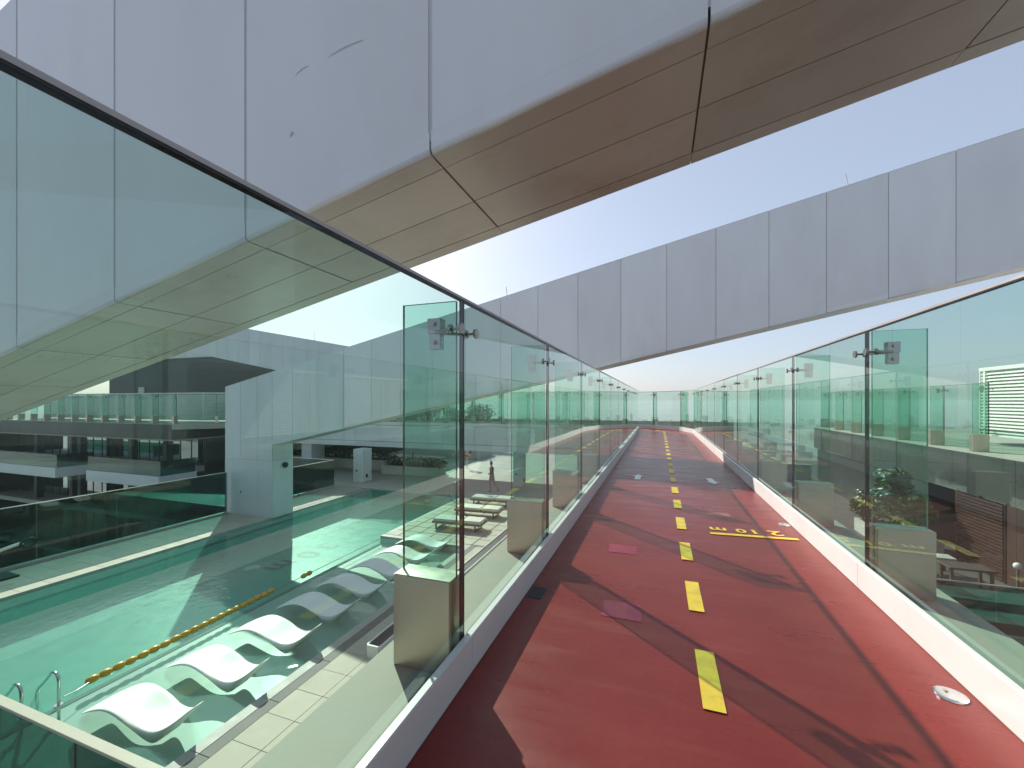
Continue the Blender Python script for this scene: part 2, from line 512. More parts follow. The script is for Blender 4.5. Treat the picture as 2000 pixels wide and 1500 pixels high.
# distance marking, read from the other direction
b = MB(); b.obox((0, 0, 0), (0.996, 0.085, 0), (-0.085, 0.996, 0), -.47, .47, -.036, .036, 0.004, .007)
put('distance_line', b.mesh('distance_line', YELLOW), track, Vector((1.056, 5.60, 0)) - track.location)
for ch, x, sx in (('2', 1.335, .31), ('1', 1.10, .27), ('0', .955, .25), ('m', .70, .27)):
    o = put('distance_character', text_mesh(ch, sx, YELLOW, 'distance_character'), track, Vector((x, 5.79 + (x - 1) * .085, 0.0062)) - track.location, (0, 0, R(180 + 4.5)))
    o.scale = (1.0, 0.85, 1)
av = [(0, .34), (.125, .10), (.06, .10), (.06, -.30), (-.06, -.30), (-.06, .10), (-.125, .10)]
ame = mesh_of('direction_arrow', [(x, y, 0) for x, y in av], [(0, 6, 5, 2, 1), (2, 5, 4, 3)], ARROWW)
put('direction_arrow', ame, track, Vector((-.42, 9.2, .0055)) - track.location)
put('direction_arrow', ame, track, Vector((1.0, 9.25, .0055)) - track.location, (0, 0, R(184)))
b = MB(); b.box(-.145, .145, -.13, .13, 0, .001); pme = b.mesh('pink_patch', MAGENTA)  # flat magenta rectangles laid on the track surface
put('pink_patch', pme, track, Vector((-.37, 4.65, .0016)) - track.location)
put('pink_patch', pme, track, Vector((-.265, 3.28, .0016)) - track.location)
b = MB(); b.box(-.14, .14, -.1, .1, 0, .001)
put('pink_patch', b.mesh('pink_patch', PINK), track, Vector((.80, 6.55, .0008)) - track.location)

# ------------------------------------------------------------------ glass fences with fins
def tilted(d, n): return (d.x, d.y, n.x, n.y)
_fin_cache = {}
def fin_parts(d, n):
    key = tuple(round(t, 3) for t in tilted(d, n))
    if key in _fin_cache: return _fin_cache[key]
    O = (0, 0, 0)
    f = MB(); f.obox(O, d, n, -.011, .011, .035, .405, .535, 2.205)
    fm = f.mesh('fin', [FINGLASS, GEDGE])
    for p in fm.polygons:
        p.material_index = 0 if abs(p.normal.dot(d)) > .9 else 1
    bs = MB(); bs.obox(O, d, n, -.085, .085, .035, .425, -.006, .55)
    bm_ = bs.mesh('fin_base', STEEL)
    bmx = bmesh.new(); bmx.from_mesh(bm_); bmesh.ops.bevel(bmx, geom=bmx.edges[:], offset=.006, segments=2, affect='EDGES'); bmx.to_mesh(bm_); bmx.free()
    c = MB()
    zc = 2.02
    c.obox(O, d, n, -.034, .034, .13, .215, zc - .005, zc + .085)
    c.obox(O, d, n, -.026, .026, .135, .210, zc - .10, zc - .006)
    for sgn in (-1, 1):
        p0 = n * .17 + d * (sgn * .02) + Vector((0, 0, zc)); p1 = n * .045 + d * (sgn * .10) + Vector((0, 0, zc))
        c.tube([p0, p1], .011, 8)
        q0 = n * .05 + d * (sgn * .10) + Vector((0, 0, zc)); q1 = n * -.045 + d * (sgn * .10) + Vector((0, 0, zc))
        c.tube([q0, q1], .009, 8)
        c.tube([n * -.040 + d * (sgn * .10) + Vector((0, 0, zc)), n * -.054 + d * (sgn * .10) + Vector((0, 0, zc))], .031, 18)
        c.tube([n * .014 + d * (sgn * .10) + Vector((0, 0, zc)), n * .03 + d * (sgn * .10) + Vector((0, 0, zc))], .026, 14)
        for zz in (zc + .05, zc - .06):
            c.tube([n * .172 + d * (sgn * .03) + Vector((0, 0, zz)), n * .172 + d * (sgn * .05) + Vector((0, 0, zz))], .013, 8)
    cm = c.mesh('spider_clamp', CLAMPM)
    sm = MB(); sm.obox(O, d, n, -.008, .008, -.0125, .0135, .02, 2.2)
    _fin_cache[key] = (fm, bm_, cm, sm.mesh('joint_seal', BLACK))
    return _fin_cache[key]

def fence(name, label, pts, side, ends=(False, False), channel=True, skip_fin=(), cap=True):
    """pts: joints along the glass; side=+1 when the fins stand to the left of the walking direction"""
    pts = [Vector((p[0], p[1], 0)) for p in pts]
    mid = pts[len(pts) // 2]
    rt = root(name, (mid.x, mid.y, 0), label, 'glass fence', 'glass fences along the elevated track')
    for i in range(len(pts) - 1):
        d = (pts[i + 1] - pts[i]); L = d.length; d.normalize()
        n = Vector((-d.y, d.x, 0)) * side
        g = MB(); g.obox(pts[i], d, n, .007, L - .007, -.012, .012, .02, 2.2)
        o = g.build('glass_panel', [GLASS, GEDGE], rt)
        for p in o.data.polygons:
            p.material_index = 0 if abs(p.normal.dot(n)) > .9 else 1
        if cap:
            c = MB(); c.obox(pts[i], d, n, 0, L, -.014, .014, 2.2, 2.208); c.build('top_gasket', BLACK, rt)
            c = MB(); c.obox(pts[i], d, n, 0, L, -.015, .015, 2.208, 2.222); c.build('top_cap', CAPM, rt)
        if channel:
            c = MB(); c.obox(pts[i], d, n, 0, L, .0135, .036, -.006, .055); c.obox(pts[i], d, n, 0, L, -.020, -.0135, -.006, .20)
            c.build('base_channel', DARKFRAME, rt)
    for i in range(len(pts)):
        if (i == 0 and not ends[0]) or (i == len(pts) - 1 and not ends[1]): continue
        d1 = (pts[i] - pts[i - 1]).normalized() if i > 0 else (pts[1] - pts[0]).normalized()
        d2 = (pts[i + 1] - pts[i]).normalized() if i < len(pts) - 1 else d1
        d = (d1 + d2).normalized(); n = Vector((-d.y, d.x, 0)) * side
        fm, bm_, cm, sm = fin_parts(d, n)
        loc = pts[i] - rt.location
        if i not in skip_fin:
            f = put('fin', fm, rt, loc)
            put('spider_clamp', cm, f)
            put('fin_base', bm_, rt, loc)
        put('joint_seal', sm, rt, loc)
    return rt

left_pts = [(LX, 2.236 + 2.02 * k) for k in range(-3, 11)] + [(LX, 24.3)]
leg_pts = [(LX - 2.05 * k, 24.3) for k in range(0, 15)]
outer_pts = [(RX, 4.37 + 2.07 * k) for k in range(-5, 9)] + [(RX, 23.0)] + arc(CR, 0, 90, 3)[1:] + [(CC[0] - 2.05 * k, 27.012) for k in range(1, 14)]
fence('track_glass_fence', 'tall green glass fence along the left side of the red track, above the pool', left_pts, 1, (False, False))
fence('track_glass_fence', 'tall green glass fence on the right of the red track, curving round its far end', outer_pts, -1)
fence('track_glass_fence', 'green glass fence on the white bridge beyond the pool, right of the white leg', leg_pts, -1, (False, False))
wing_pts = [(-30.5, 24.3), (-31.95, 22.4), (-33.4, 20.5)] + [(-33.4 - 2.03 * k, 20.5) for k in range(1, 13)]
fence('roof_glass_fence', 'row of glass fence panels on the dark roof edge at far left, before pale louvres', wing_pts, 1, channel=False)
rw_pts = [(10.0, 17.7 + 2.22 * k) for k in range(0, 7)] + [(12.2, 31.0), (14.4, 31.0)]
fence('roof_glass_fence', 'green glass fence on the dark parapet to the right, in front of white louvres', rw_pts, 1, (True, False), channel=False)

# kerbs on both sides of the track
def kerb(name, label, pts, side):
    pts = [Vector((p[0], p[1], 0)) for p in pts]
    mid = pts[len(pts) // 2]
    rt = root(name, (mid.x, mid.y, 0), label, 'kerb')
    for i in range(len(pts) - 1):
        d = pts[i + 1] - pts[i]; L = d.length; d.normalize()
        n = Vector((-d.y, d.x, 0)) * side
        c = MB(); c.obox(pts[i], d, n, .0022, L - .0022, -.068, -.024, 0.0005, .218)
        o = c.build('kerb_panel', KERB, rt)
        bmx = bmesh.new(); bmx.from_mesh(o.data)
        bmesh.ops.bevel(bmx, geom=[e for e in bmx.edges if e.calc_length() > .5], offset=.005, segments=2, affect='EDGES')
        bmx.to_mesh(o.data); bmx.free()
        c = MB(); c.obox(pts[i], d, n, 0, L, -.060, -.030, 0.0005, .212); c.build('kerb_core', DARKSEAL, rt)
    return rt
kerb('white_kerb', 'low white metal kerb at the foot of the left glass fence, in shade', left_pts[:-1] + [(LX, 24.368)], 1)
kerb('white_kerb', 'low white metal kerb along the right edge of the red track, in sun', outer_pts, -1)
kerb('white_kerb', 'white kerb on the bridge beyond the pool, behind the bridge glass', [(LX - .068 - 2.05 * k, 24.3) for k in range(0, 15)], -1)

# drains in the track
def disc_drain(x, y, label):
    rt = root('floor_cleanout', (x, y, 0), label, 'drain cover', 'round steel drain covers on the track')
    b = MB()
    v = []; f = []
    prof = [(.072, .0), (.070, .006), (.060, .009), (.0, .010)]
    seg = 28
    for r_, z in prof[:-1]:
        v += [(x + r_ * math.cos(2 * math.pi * k / seg), y + r_ * math.sin(2 * math.pi * k / seg), z + .0005) for k in range(seg)]
    v.append((x, y, .0105))
    for i in range(2):
        for k in range(seg): f.append((i * seg + k, i * seg + (k + 1) % seg, (i + 1) * seg + (k + 1) % seg, (i + 1) * seg + k))
    for k in range(seg): f.append((2 * seg + k, 2 * seg + (k + 1) % seg, 3 * seg))
    obj('cover', v, f, BRIGHT, rt, smooth=False)
    b.tube([(x - .012, y + .02, .009), (x - .012, y + .02, .016)], .011, 10); b.build('screw', STEEL, rt)
disc_drain(1.50, 2.93, 'round steel drain cover near the right kerb, the nearer of two')
disc_drain(1.535, 6.27, 'round steel drain cover by the right kerb, beyond the distance marking')
g = root('grate_drain', (-.965, 3.35, 0), 'small slotted drain grate in the shade of the left kerb', 'drain grate')
for k in range(8):
    box('grate_bar', -1.02 + k * .0145, -1.02 + k * .0145 + .007, 3.25, 3.45, .001, .005, DARKFRAME, g)
box('grate_pan', -1.03, -.90, 3.24, 3.46, .0004, .001, BLACK, g)

# ------------------------------------------------------------------ portal beams
def beam(name, label, yF, depth, bz, bs, tz, ts, joints, legspec=None, gap=.013, coremat=None):
    y0, y1 = yF, yF + depth
    zb = lambda x: bz + bs * x
    zt = lambda x: tz + ts * x
    x0, x1 = joints[0], joints[-1]
    rt = root(name, ((x0 + x1) / 2, (y0 + y1) / 2, DECK), label, 'beam', 'white sloping portal beams')
    # core body a little inside the cladding
    e = .012; ef = -.004
    v = [(x0 + e, y0 + ef, zb(x0) + e + .05), (x1 - e, y0 + ef, zb(x1) + e + .05), (x1 - e, y1 - e, zb(x1) + e + .05), (x0 + e, y1 - e, zb(x0) + e + .05),
         (x0 + e, y0 + ef, zt(x0) - e), (x1 - e, y0 + ef, zt(x1) - e), (x1 - e, y1 - e, zt(x1) - e), (x0 + e, y1 - e, zt(x0) - e)]
    obj('core', v, BF, coremat or SEAL, rt)
    v = [(x0 + e, y0 + .03, zb(x0) - .003), (x1 - e, y0 + .03, zb(x1) - .003), (x1 - e, y1 - .03, zb(x1) - .003), (x0 + e, y1 - .03, zb(x0) - .003),
         (x0 + e, y0 + .03, zb(x0) + .06), (x1 - e, y0 + .03, zb(x1) + .06), (x1 - e, y1 - .03, zb(x1) + .06), (x0 + e, y1 - .03, zb(x0) + .06)]
    obj('soffit_core', v, BF, SOFCORE, rt)
    tr = .14
    for i in range(len(joints) - 1):
        a, c = joints[i] + gap, joints[i + 1] - gap
        def pan(nm, pts4, nrm, mat, th=.018):
            p = [Vector(q) for q in pts4]; nv = Vector(nrm)
            vv = p + [q + nv * th for q in p]
            if (p[1] - p[0]).cross(p[2] - p[0]).dot(nv) > 0:
                ff = [(0, 3, 2, 1), (4, 5, 6, 7), (0, 1, 5, 4), (1, 2, 6, 5), (2, 3, 7, 6), (3, 0, 4, 7)]
            else:
                ff = [(0, 1, 2, 3), (7, 6, 5, 4), (4, 5, 1, 0), (5, 6, 2, 1), (6, 7, 3, 2), (7, 4, 0, 3)]
            obj(nm, vv, ff, mat, rt)
        k = .11
        onleg = legspec is not None and joints[i + 1] <= legspec[1] + .05
        fa, fc = (legspec[2] + .006, legspec[2] + .006) if onleg else (zb(a) + k, zb(c) + k)
        pan('face_panel', [(a, y0 + .006, fa), (c, y0 + .006, fc), (c, y0 + .006, zt(c) - .02), (a, y0 + .006, zt(a) - .02)], (0, -1, 0), WHITE)
        pan('back_panel', [(a, y1 - .006, zb(a) + k), (c, y1 - .006, zb(c) + k), (c, y1 - .006, zt(c) - .02), (a, y1 - .006, zt(a) - .02)], (0, 1, 0), WHITE)
        pan('top_panel', [(a, y0, zt(a) - .012), (c, y0, zt(c) - .012), (c, y1, zt(c) - .012), (a, y1, zt(a) - .012)], (0, 0, 1), WHITE)
        if onleg: continue
        m1 = y0 + tr + .005; m2 = y0 + .565; m3 = y1 - tr
        g2 = .006
        a2, c2 = a - gap + g2, c + gap - g2
        pan('soffit_panel', [(a2, m1, zb(a) + .006), (c2, m1, zb(c) + .006), (c2, m2 - .004, zb(c) + .006), (a2, m2 - .004, zb(a) + .006)], (0, 0, -1), SOFFIT)
        pan('soffit_panel', [(a2, m2 + .004, zb(a) + .006), (c2, m2 + .004, zb(c) + .006), (c2, m3 - .012, zb(c) + .006), (a2, m3 - .012, zb(a) + .006)], (0, 0, -1), SOFFIT)
        # rounded corner trims
        for (yy, sg) in ((y0, 1), (y1, -1)):
            prof = [(-.012, k - .0004)] + [(-.012 + .028 - .028 * math.cos(R(t)), -.012 + .028 - .028 * math.sin(R(t))) for t in (0, 22, 45, 68, 90)] + [(tr, -.012)]
            inner = [(tr, .004), (.006, .004), (.006, k - .003)]
            P = prof + inner
            ta, tc = (a2, c2) if sg > 0 else (joints[i] + .002, joints[i + 1] - .002)
            va = [(ta, yy + sg * p, zb(ta) + q) for p, q in P]; vb = [(tc, yy + sg * p, zb(tc) + q) for p, q in P]
            n_ = len(P)
            ff = [(j, (j + 1) % n_, n_ + (j + 1) % n_, n_ + j) for j in range(n_)]
            ff += [tuple(reversed(range(n_))), tuple(range(n_, 2 * n_))]
            if sg < 0: ff = [tuple(reversed(q)) for q in ff]
            fm = [0] * n_ + [0, 0]
            for j in (4, 5, 6): fm[j] = 1
            o = obj('corner_trim', va + vb, ff, [WHITE, SOFFIT], rt, fm)
            for p in o.data.polygons[1:5]: p.use_smooth = True
    # end wall
    obj('end_panel', [(x0 - .004, y0, zb(x0)), (x0 - .004, y1, zb(x0)), (x0 - .004, y1, zt(x0)), (x0 - .004, y0, zt(x0)),
                      (x0 + .01, y0, zb(x0)), (x0 + .01, y1, zb(x0)), (x0 + .01, y1, zt(x0)), (x0 + .01, y0, zt(x0))],
        [(0, 3, 2, 1), (4, 5, 6, 7), (0, 1, 5, 4), (1, 2, 6, 5), (2, 3, 7, 6), (3, 0, 4, 7)], WHITE, rt)
    if legspec:
        lx0, lx1, zj = legspec
        zl = zb(lx0) - .02
        v = boxv(lx0 + .01, lx1 - .01, y0 + .02, y1 - .02, DECK, zl)
        v[5] = (v[5][0], v[5][1], zb(lx1)); v[6] = (v[6][0], v[6][1], zb(lx1))
        v[0] = (v[0][0], y0 - .004, v[0][2]); v[1] = (v[1][0], y0 - .004, v[1][2]); v[4] = (v[4][0], y0 - .004, v[4][2]); v[5] = (v[5][0], y0 - .004, v[5][2])
        obj('leg_core', v, BF, SEAL, rt)
        def lp(nm, q, th):
            obj(nm, q, BF, WHITE, rt)
        for (s0, s1) in ((DECK, zj - .006), (zj + .006, None)):
            t0 = t1 = s1
            if s1 is not None: lp('leg_panel', [(lx0, y0 - .012, s0), (lx1, y0 - .012, s0), (lx1, y0 + .025, s0), (lx0, y0 + .025, s0),
                             (lx0, y0 - .012, t0), (lx1, y0 - .012, t1), (lx1, y0 + .025, t1), (lx0, y0 + .025, t0)], 0)
            t0 = s1 if s1 is not None else zb(lx1) - .01
            lp('leg_panel', boxv(lx1 - .03, lx1 + .004, y0 + .026, y1, s0, t0), 0)
            t0 = s1 if s1 is not None else zb(lx0) - .01
            lp('leg_panel', boxv(lx0 - .004, lx0 + .03, y0 + .026, y1, s0, t0), 0)
    return rt

jA = [.209 + 1.4 * k for k in range(-14, 9)]
beamA = beam('portal_beam', 'huge white sloping beam crossing close overhead with a brown-grey underside', 2.02, 1.15, 3.236, .2126, 6.40, .2126, jA,
             (jA[0], jA[2], -1.04), coremat=LSEAL)
jB = [-19.25, -18.25, -17.2, -16.29, -15.1] + [.228 + 1.397 * k for k in range(-10, 10)]
jB = [j for j in jB if not (-15.1 < j < -14.9)]
beamB = beam('portal_beam', 'second white sloping beam over the track, standing on a leg beside the pool', 13.9, 1.10, 3.143, .2132, 6.516, .2185, jB,
             (-19.25, -16.29, -1.04), gap=.009)
jC = [-66.0 + 1.4 * k for k in range(0, 34)]
beamC = beam('portal_beam', 'far white beam sloping down to the right above the dark roof block', 28.7, 1.2, 1.6 + 4.65 - 3.35 - .186 * 24.5, -.186, 1.6 + 4.65 - .186 * 24.5, -.186, jC, gap=.012)
# service door and speaker on the leg of the second beam
dr = root('service_door', (-17.9, 13.87, DECK), 'flush white service door in the pool-side leg of the beam', 'door')
box('door_leaf', -18.25, -17.15, 13.866, 13.886, DECK + .12, DECK + 2.1, WHITE, dr)
box('handle', -18.18, -18.15, 13.83, 13.864, DECK + 1.0, DECK + 1.12, BRIGHT, dr)
sp = root('wall_speaker', (-16.27, 14.5, -1.3), 'small black round speaker on the side of the white leg', 'speaker')
b = MB(); b.tube([(-16.285, 14.5, -1.28), (-16.16, 14.5, -1.30)], .12, 14, radii=[.10, .13]); b.build('housing', PLASTIC, sp)
b = MB(); b.tube([(-16.158, 14.5, -1.30), (-16.145, 14.5, -1.30)], .10, 14); b.build('grille', DARKFRAME, sp)
# slim lightning rods on the beams
def rod(x, y, z, h, lean, label):
    rt = root('lightning_rod', (x, y, z), label, 'lightning rod')
    b = MB(); b.tube([(x, y, z - .02), (x + lean, y, z + h)], .012, 6); b.build('rod', CAPM, rt)
    b = MB(); b.box(x - .05, x + .05, y - .05, y + .05, z - .012, z + .02); b.build('foot', CAPM, rt)
rod(5.05, 14.2, 6.516 + .2185 * 5.05 + .006, .42, -.08, 'thin lightning rod on the second beam, high above the right fence')
rod(-5.2, 14.2, 6.516 - .2185 * 5.2 + .006, .42, -.06, 'thin lightning rod low on the second beam, above the left fence')
rod(-29.2, 29.2, 1.6 + 4.65 - .186 * 24.5 + .186 * 29.2 + .006, .75, 0, 'short rod standing on the far beam above the dark roof')
# scuffs left on the near beam by weather
def scuff(x, z, L, ang, w, nm):
    pts = []
    for i in range(9):
        t = i / 8
        pts.append((x + math.cos(ang) * L * t, z + math.sin(ang) * L * t + .012 * math.sin(t * 3), w * math.sin(math.pi * (0.08 + .84 * t))))
    v = []; f = []
    y = 2.02 - .0135
    for (px, pz, ww) in pts: v += [(px, y, pz - ww), (px, y, pz + ww)]
    for i in range(8): f.append((2 * i, 2 * i + 2, 2 * i + 3, 2 * i + 1))
    obj(nm, v, f, SCUFF, beamA)

scuff(-1.895, 3.70, .26, .10, .0045, 'scuff_mark')
scuff(-2.16, 3.655, .11, .28, .004, 'scuff_mark')
scuff(-2.205, 3.28, .035, .4, .014, 'scuff_mark')
scuff(.60, 3.72, .03, .5, .010, 'scuff_mark')

# ------------------------------------------------------------------ bridge fascia below the far glass fence
br = root('bridge_fascia', (-15, 23.7, -1.44), 'white panelled fascia of the low bridge beyond the pool', 'bridge')
box('fascia_backing', -31, -1.7, 23.7262, 23.7285, -1.45, -.02, DARKSEAL, br)
x = -1.69
while x > -31:
    xa = max(x - 2.3, -31)
    box('fascia_panel', xa + .008, x - .008, 23.70, 23.726, -1.09, -.012, WHITE, br)
    box('fascia_strip', xa + .004, x - .004, 23.68, 23.726, -1.46, -1.115, WHITE, br)
    x = xa

# ------------------------------------------------------------------ pool deck, pool, tiles
def struct(name, *a):
    o = box(name, *a); tag(o, kind='structure'); return o
PX0, PX1, PXL, PY0, PYM, PY1 = -16.43, -10.2, -6.63, 3.1, 13.7, 20.7
deck = struct('pool_deck', PXL + .44, 20, -6, 13.7, DECK - .4, DECK - .02, GROUT)
deck2 = struct('sunbathing_deck', PX1, 20, 13.7, 20.7, DECK - .4, DECK - .02, GROUT)
deck3 = struct('terrace', -30, 2.3, 20.7, 33, DECK - .4, DECK - .004, PAVING)
court = struct('courtyard', 2.3, 20, 20.7, 33, DECK - .4, DECK - .004, DSTONE)
terr2 = struct('upper_terrace', -30, 4, 33, 47, DECK - .4, DECK - .008, PAVING)
strip = struct('pool_edge_paving', -19.5, PX0, 2, 20.7, DECK - .4, DECK - .02, GROUT)
front = struct('pool_front_deck', -19.5, PXL + .44, -6, 3.0, DECK - .4, DECK - .02, GREYSTONE)
tme = MB(); tme.bev(-.297, .297, -.297, .297, 0, .022, .003); tme = tme.mesh('tile', TILE)
sme = MB(); sme.bev(-.297, .297, -.297, .297, 0, .022, .003); sme = sme.mesh('tile', GREYSTONE)
def tiles(par, x0, nx, y0, ny, me=tme, pitch=.6, z=DECK - .02):
    for i in range(nx):
        for j in range(ny):
            put('tile', me, par, Vector((x0 + (i + .5) * pitch, y0 + (j + .5) * pitch, z + random.uniform(-.0015, .0015))) - par.location)
tiles(deck, -6.19, 2, 1.58, 20)
tiles(deck2, -10.2, 9, 13.74, 11, pitch=.63)
tiles(strip, -18.83, 4, 3.2, 18)
# the rest of the deck, hidden below the walkway
rest = box('tile_field', -4.98, 2.3, -6, 13.7, DECK - .02, DECK, TILE, deck); rest['kind'] = 'stuff'
box('courtyard_floor', 2.31, 20, -6, 13.7, DECK - .02, DECK, DSTONE, deck)
rest = box('tile_field', -4.52, 2.3, 13.7, 20.7, DECK - .02, DECK, TILE, deck2); rest['kind'] = 'stuff'
box('courtyard_floor', 2.31, 20, 13.7, 20.7, DECK - .02, DECK, DSTONE, deck2)
# rims
for k in range(9):
    ya = 3.05 + k * 1.185
    box('rim_stone', PXL, PXL + .215, ya + .003, ya + 1.182, DECK - .25, DECK, LIGHTSTONE, deck, .004)
    box('rim_stone', PXL + .222, PXL + .437, ya + .003, ya + 1.182, DECK - .25, DECK - .001, GREYSTONE, deck, .004)
for k in range(12):
    ya = 3.1 + k * 1.46
    box('rim_stone', PX0 - .33, PX0 - .0, ya + .003, ya + 1.457, DECK - .3, DECK - .001, GREYSTONE, strip, .004)
    box('rim_edge', PX0 + .001, PX0 + .05, ya, ya + 1.46, DECK - .3, DECK + .012, LIGHTSTONE, strip)
for k in range(6):
    ya = PYM + .24 + k * 1.14
    box('rim_stone', PX1 - .0, PX1 + .22, ya + .003, ya + 1.137, DECK + .001, DECK + .006, LIGHTSTONE, deck2)
box('ledge_end_stone', PX1, PXL, PYM - .22, PYM + .02, DECK - .3, DECK + .003, LIGHTSTONE, deck2)

basin = root('pool_basin', (-13, 12, DECK - 1.6), kind='structure')
ZB = DECK - .92
box('pool_floor', PX0 - .1, PX1 + .1, PY0 - .1, PY1 + .1, ZB - .1, ZB, POOLT, basin)
box('pool_wall', PX0 - .12, PX0 - .0, PY0, PY1, ZB, DECK - .03, POOLT, basin)
box('pool_wall', PX0, PX1, PY1 - .02, PY1 + .1, ZB, DECK - .03, POOLT, basin)
box('pool_wall', PX0, PXL, PY0 - .1, PY0 - .004, ZB, DECK - .03, POOLT, basin)
box('pool_wall', PX1 - .02, PX1 + .1, PYM, PY1, ZB, DECK - .03, POOLT, basin)
box('shallow_ledge', PX1, PXL - .004, PY0, PYM - .22, ZB, DECK - .30, LEDGET, basin)
box('ledge_edge_strip', PX1 - .02, PX1 + .10, PY0 + .01, PYM - .23, DECK - .301, DECK - .285, GREYSTONE, basin)
box('ledge_wall', PXL - .012, PXL - .002, PY0, PYM - .22, DECK - .30, DECK - .02, GREYSTONE, basin)
# dark distance lettering on the pool floor, read from the far side
for ch, y in (('3', 13.95), ('0', 12.95), ('m', 11.75)):
    o = put('mosaic_character', text_mesh(ch, 1.35, MOSAIC, 'mosaic_character'), basin, Vector((-13.3, y, ZB + .004)) - basin.location, (0, 0, R(-90)))
wv = [(PX0, PY0, WAT), (PXL - .001, PY0, WAT), (PXL - .001, PYM - .22, WAT), (PX1, PYM - .22, WAT), (PX1, PY1 - .02, WAT), (PX0, PY1 - .02, WAT)]
water = obj('pool_water', wv, [(0, 1, 2, 3, 4, 5)], WATER)
tag(water, kind='structure')

# lane rope: yellow floats on a cable
rp = root('lane_rope', (-10.12, 7.0, WAT), 'yellow float rope along the edge of the shallow pool ledge', 'lane rope')
def float_mesh():
    b = MB()
    prof = [(-.10, .022), (-.085, .046), (-.045, .066), (0, .072), (.045, .066), (.085, .046), (.10, .022)]
    b.tube([(0, y, 0) for y, r in prof], 0, 10, radii=[r for y, r in prof])
    return b.mesh('float', ROPE, True)
fme = float_mesh()
y = 4.75
while y < 8.75:
    put('float', fme, rp, Vector((-10.11 + .02 * math.sin(y * 1.3) + random.uniform(-.006, .006), y, WAT + .012 + random.uniform(-.006, .006))) - rp.location,
        (random.uniform(-.05, .05), random.uniform(0, 3), random.uniform(-.06, .06)))
    y += .203
for y in (9.7, 9.9):
    put('float', fme, rp, Vector((-10.1, y, WAT + .012)) - rp.location)
b = MB(); b.tube([(-9.82, 4.22, WAT + .10), (-9.95, 4.45, WAT + .03), (-10.1, 4.8, WAT + .01), (-10.1, 8.8, WAT + .01), (-10.1, 10.1, WAT + .01), (-10.1, 13.4, WAT + .01)], .009, 6)
b.build('cable', CABLE, rp)

# moulded loungers standing in the shallow water
def lounger_mesh():
    us = [0, .03, .08, .14, .20, .26, .32, .38, .44, .50, .56, .62, .68, .74, .80, .86, .92, .97, 1.0]
    key = [(0, .045), (.10, .15), (.22, .255), (.32, .295), (.42, .265), (.53, .185), (.63, .12), (.70, .105), (.78, .145), (.88, .28), (1.0, .51)]
    def hz(u):
        for (a, ha), (c, hc) in zip(key, key[1:]):
            if u <= c:
                t = (u - a) / (c - a)
                # catmull style smoothing
                i = key.index((a, ha))
                p0 = key[max(i - 1, 0)][1]; p3 = key[min(i + 2, len(key) - 1)][1]
                return ha + .5 * t * ((hc - p0) + t * ((2 * p0 - 5 * ha + 4 * hc - p3) + t * (3 * (ha - hc) + p3 - p0)))
        return key[-1][1]
    wkey = [(0, .29), (.06, .335), (.2, .36), (.5, .365), (.7, .345), (.85, .26), (.95, .15), (1.0, .09)]
    def hw(u):
        for (a, wa), (c, wc) in zip(wkey, wkey[1:]):
            if u <= c: return wa + (wc - wa) * (u - a) / (c - a)
        return wkey[-1][1]
    L = 2.34
    rows = []
    m = 9
    for u in us:
        h = hz(u); w = hw(u)
        th = .075 * (.35 + .65 * math.sin(math.pi * min(max(u, .04), .97))) + .0
        low = h - th
        ped = math.exp(-((u - .68) / .07) ** 2)
        low = low * (1 - ped) + (-.20) * ped
        dish = .035 * math.sin(math.pi * u)
        top = []; bot = []
        for j in range(m):
            s = -1 + 2 * j / (m - 1)
            edge = (1 - abs(s) ** 6)
            top.append(Vector((L * u, s * w, h + dish * (abs(s) ** 2.2) - (1 - edge) * .012)))
            pw = w * (1 - .10 * (1 - ped) - .42 * ped)
            bot.append(Vector((L * u, s * pw, low + (1 - edge) * .012 + dish * .5 * abs(s) ** 2.2 * (1 - ped))))
        rows.append((top, bot))
    v = []; f = []
    for top, bot in rows: v += top + bot
    n = 2 * m
    for i in range(len(rows) - 1):
        for j in range(m - 1):
            a = i * n + j
            f.append((a, a + n, a + n + 1, a + 1))
            c = i * n + m + j
            f.append((c, c + 1, c + n + 1, c + n))
        a = i * n; c = i * n + m
        f.append((a, c, c + n, a + n))
        a = i * n + m - 1; c = i * n + 2 * m - 1
        f.append((a, a + n, c + n, c))
    f.append(tuple(list(range(0, m)) + list(range(2 * m - 1, m - 1, -1))))
    k = (len(rows) - 1) * n
    f.append(tuple(list(range(k + m - 1, k - 1, -1)) + list(range(k + m, k + 2 * m))))
    me = mesh_of('moulded_shell', v, f, LOUNGE, smooth=True)
    return me
lme = lounger_mesh()
lsub = None
LL = ['white moulded lounger in the shallow water, nearest to the steel pool handrails',
      'white moulded pool lounger, second from the handrails',
      'white moulded pool lounger, third from the handrails, beside the rope',
      'white moulded pool lounger, fourth from the handrails, shaded',
      'white moulded pool lounger, fifth from the handrails, shaded',
      'white moulded pool lounger, third from the far end of the row',
      'white moulded pool lounger, second from the far end of the row',
      'white moulded pool lounger at the far end of the row, nearest the sunbeds']
for k in range(8):
    rt = root('pool_lounger', (-9.16, 4.40 + 1.25 * k, WAT), LL[k], 'pool lounger', 'moulded loungers standing in the shallow pool')
    rt.rotation_euler = (0, 0, R(random.uniform(1.0, 3.0)))
    o = put('moulded_shell', lme, rt)
    md = o.modifiers.new('smooth', 'SUBSURF'); md.levels = 1; md.render_levels = 1

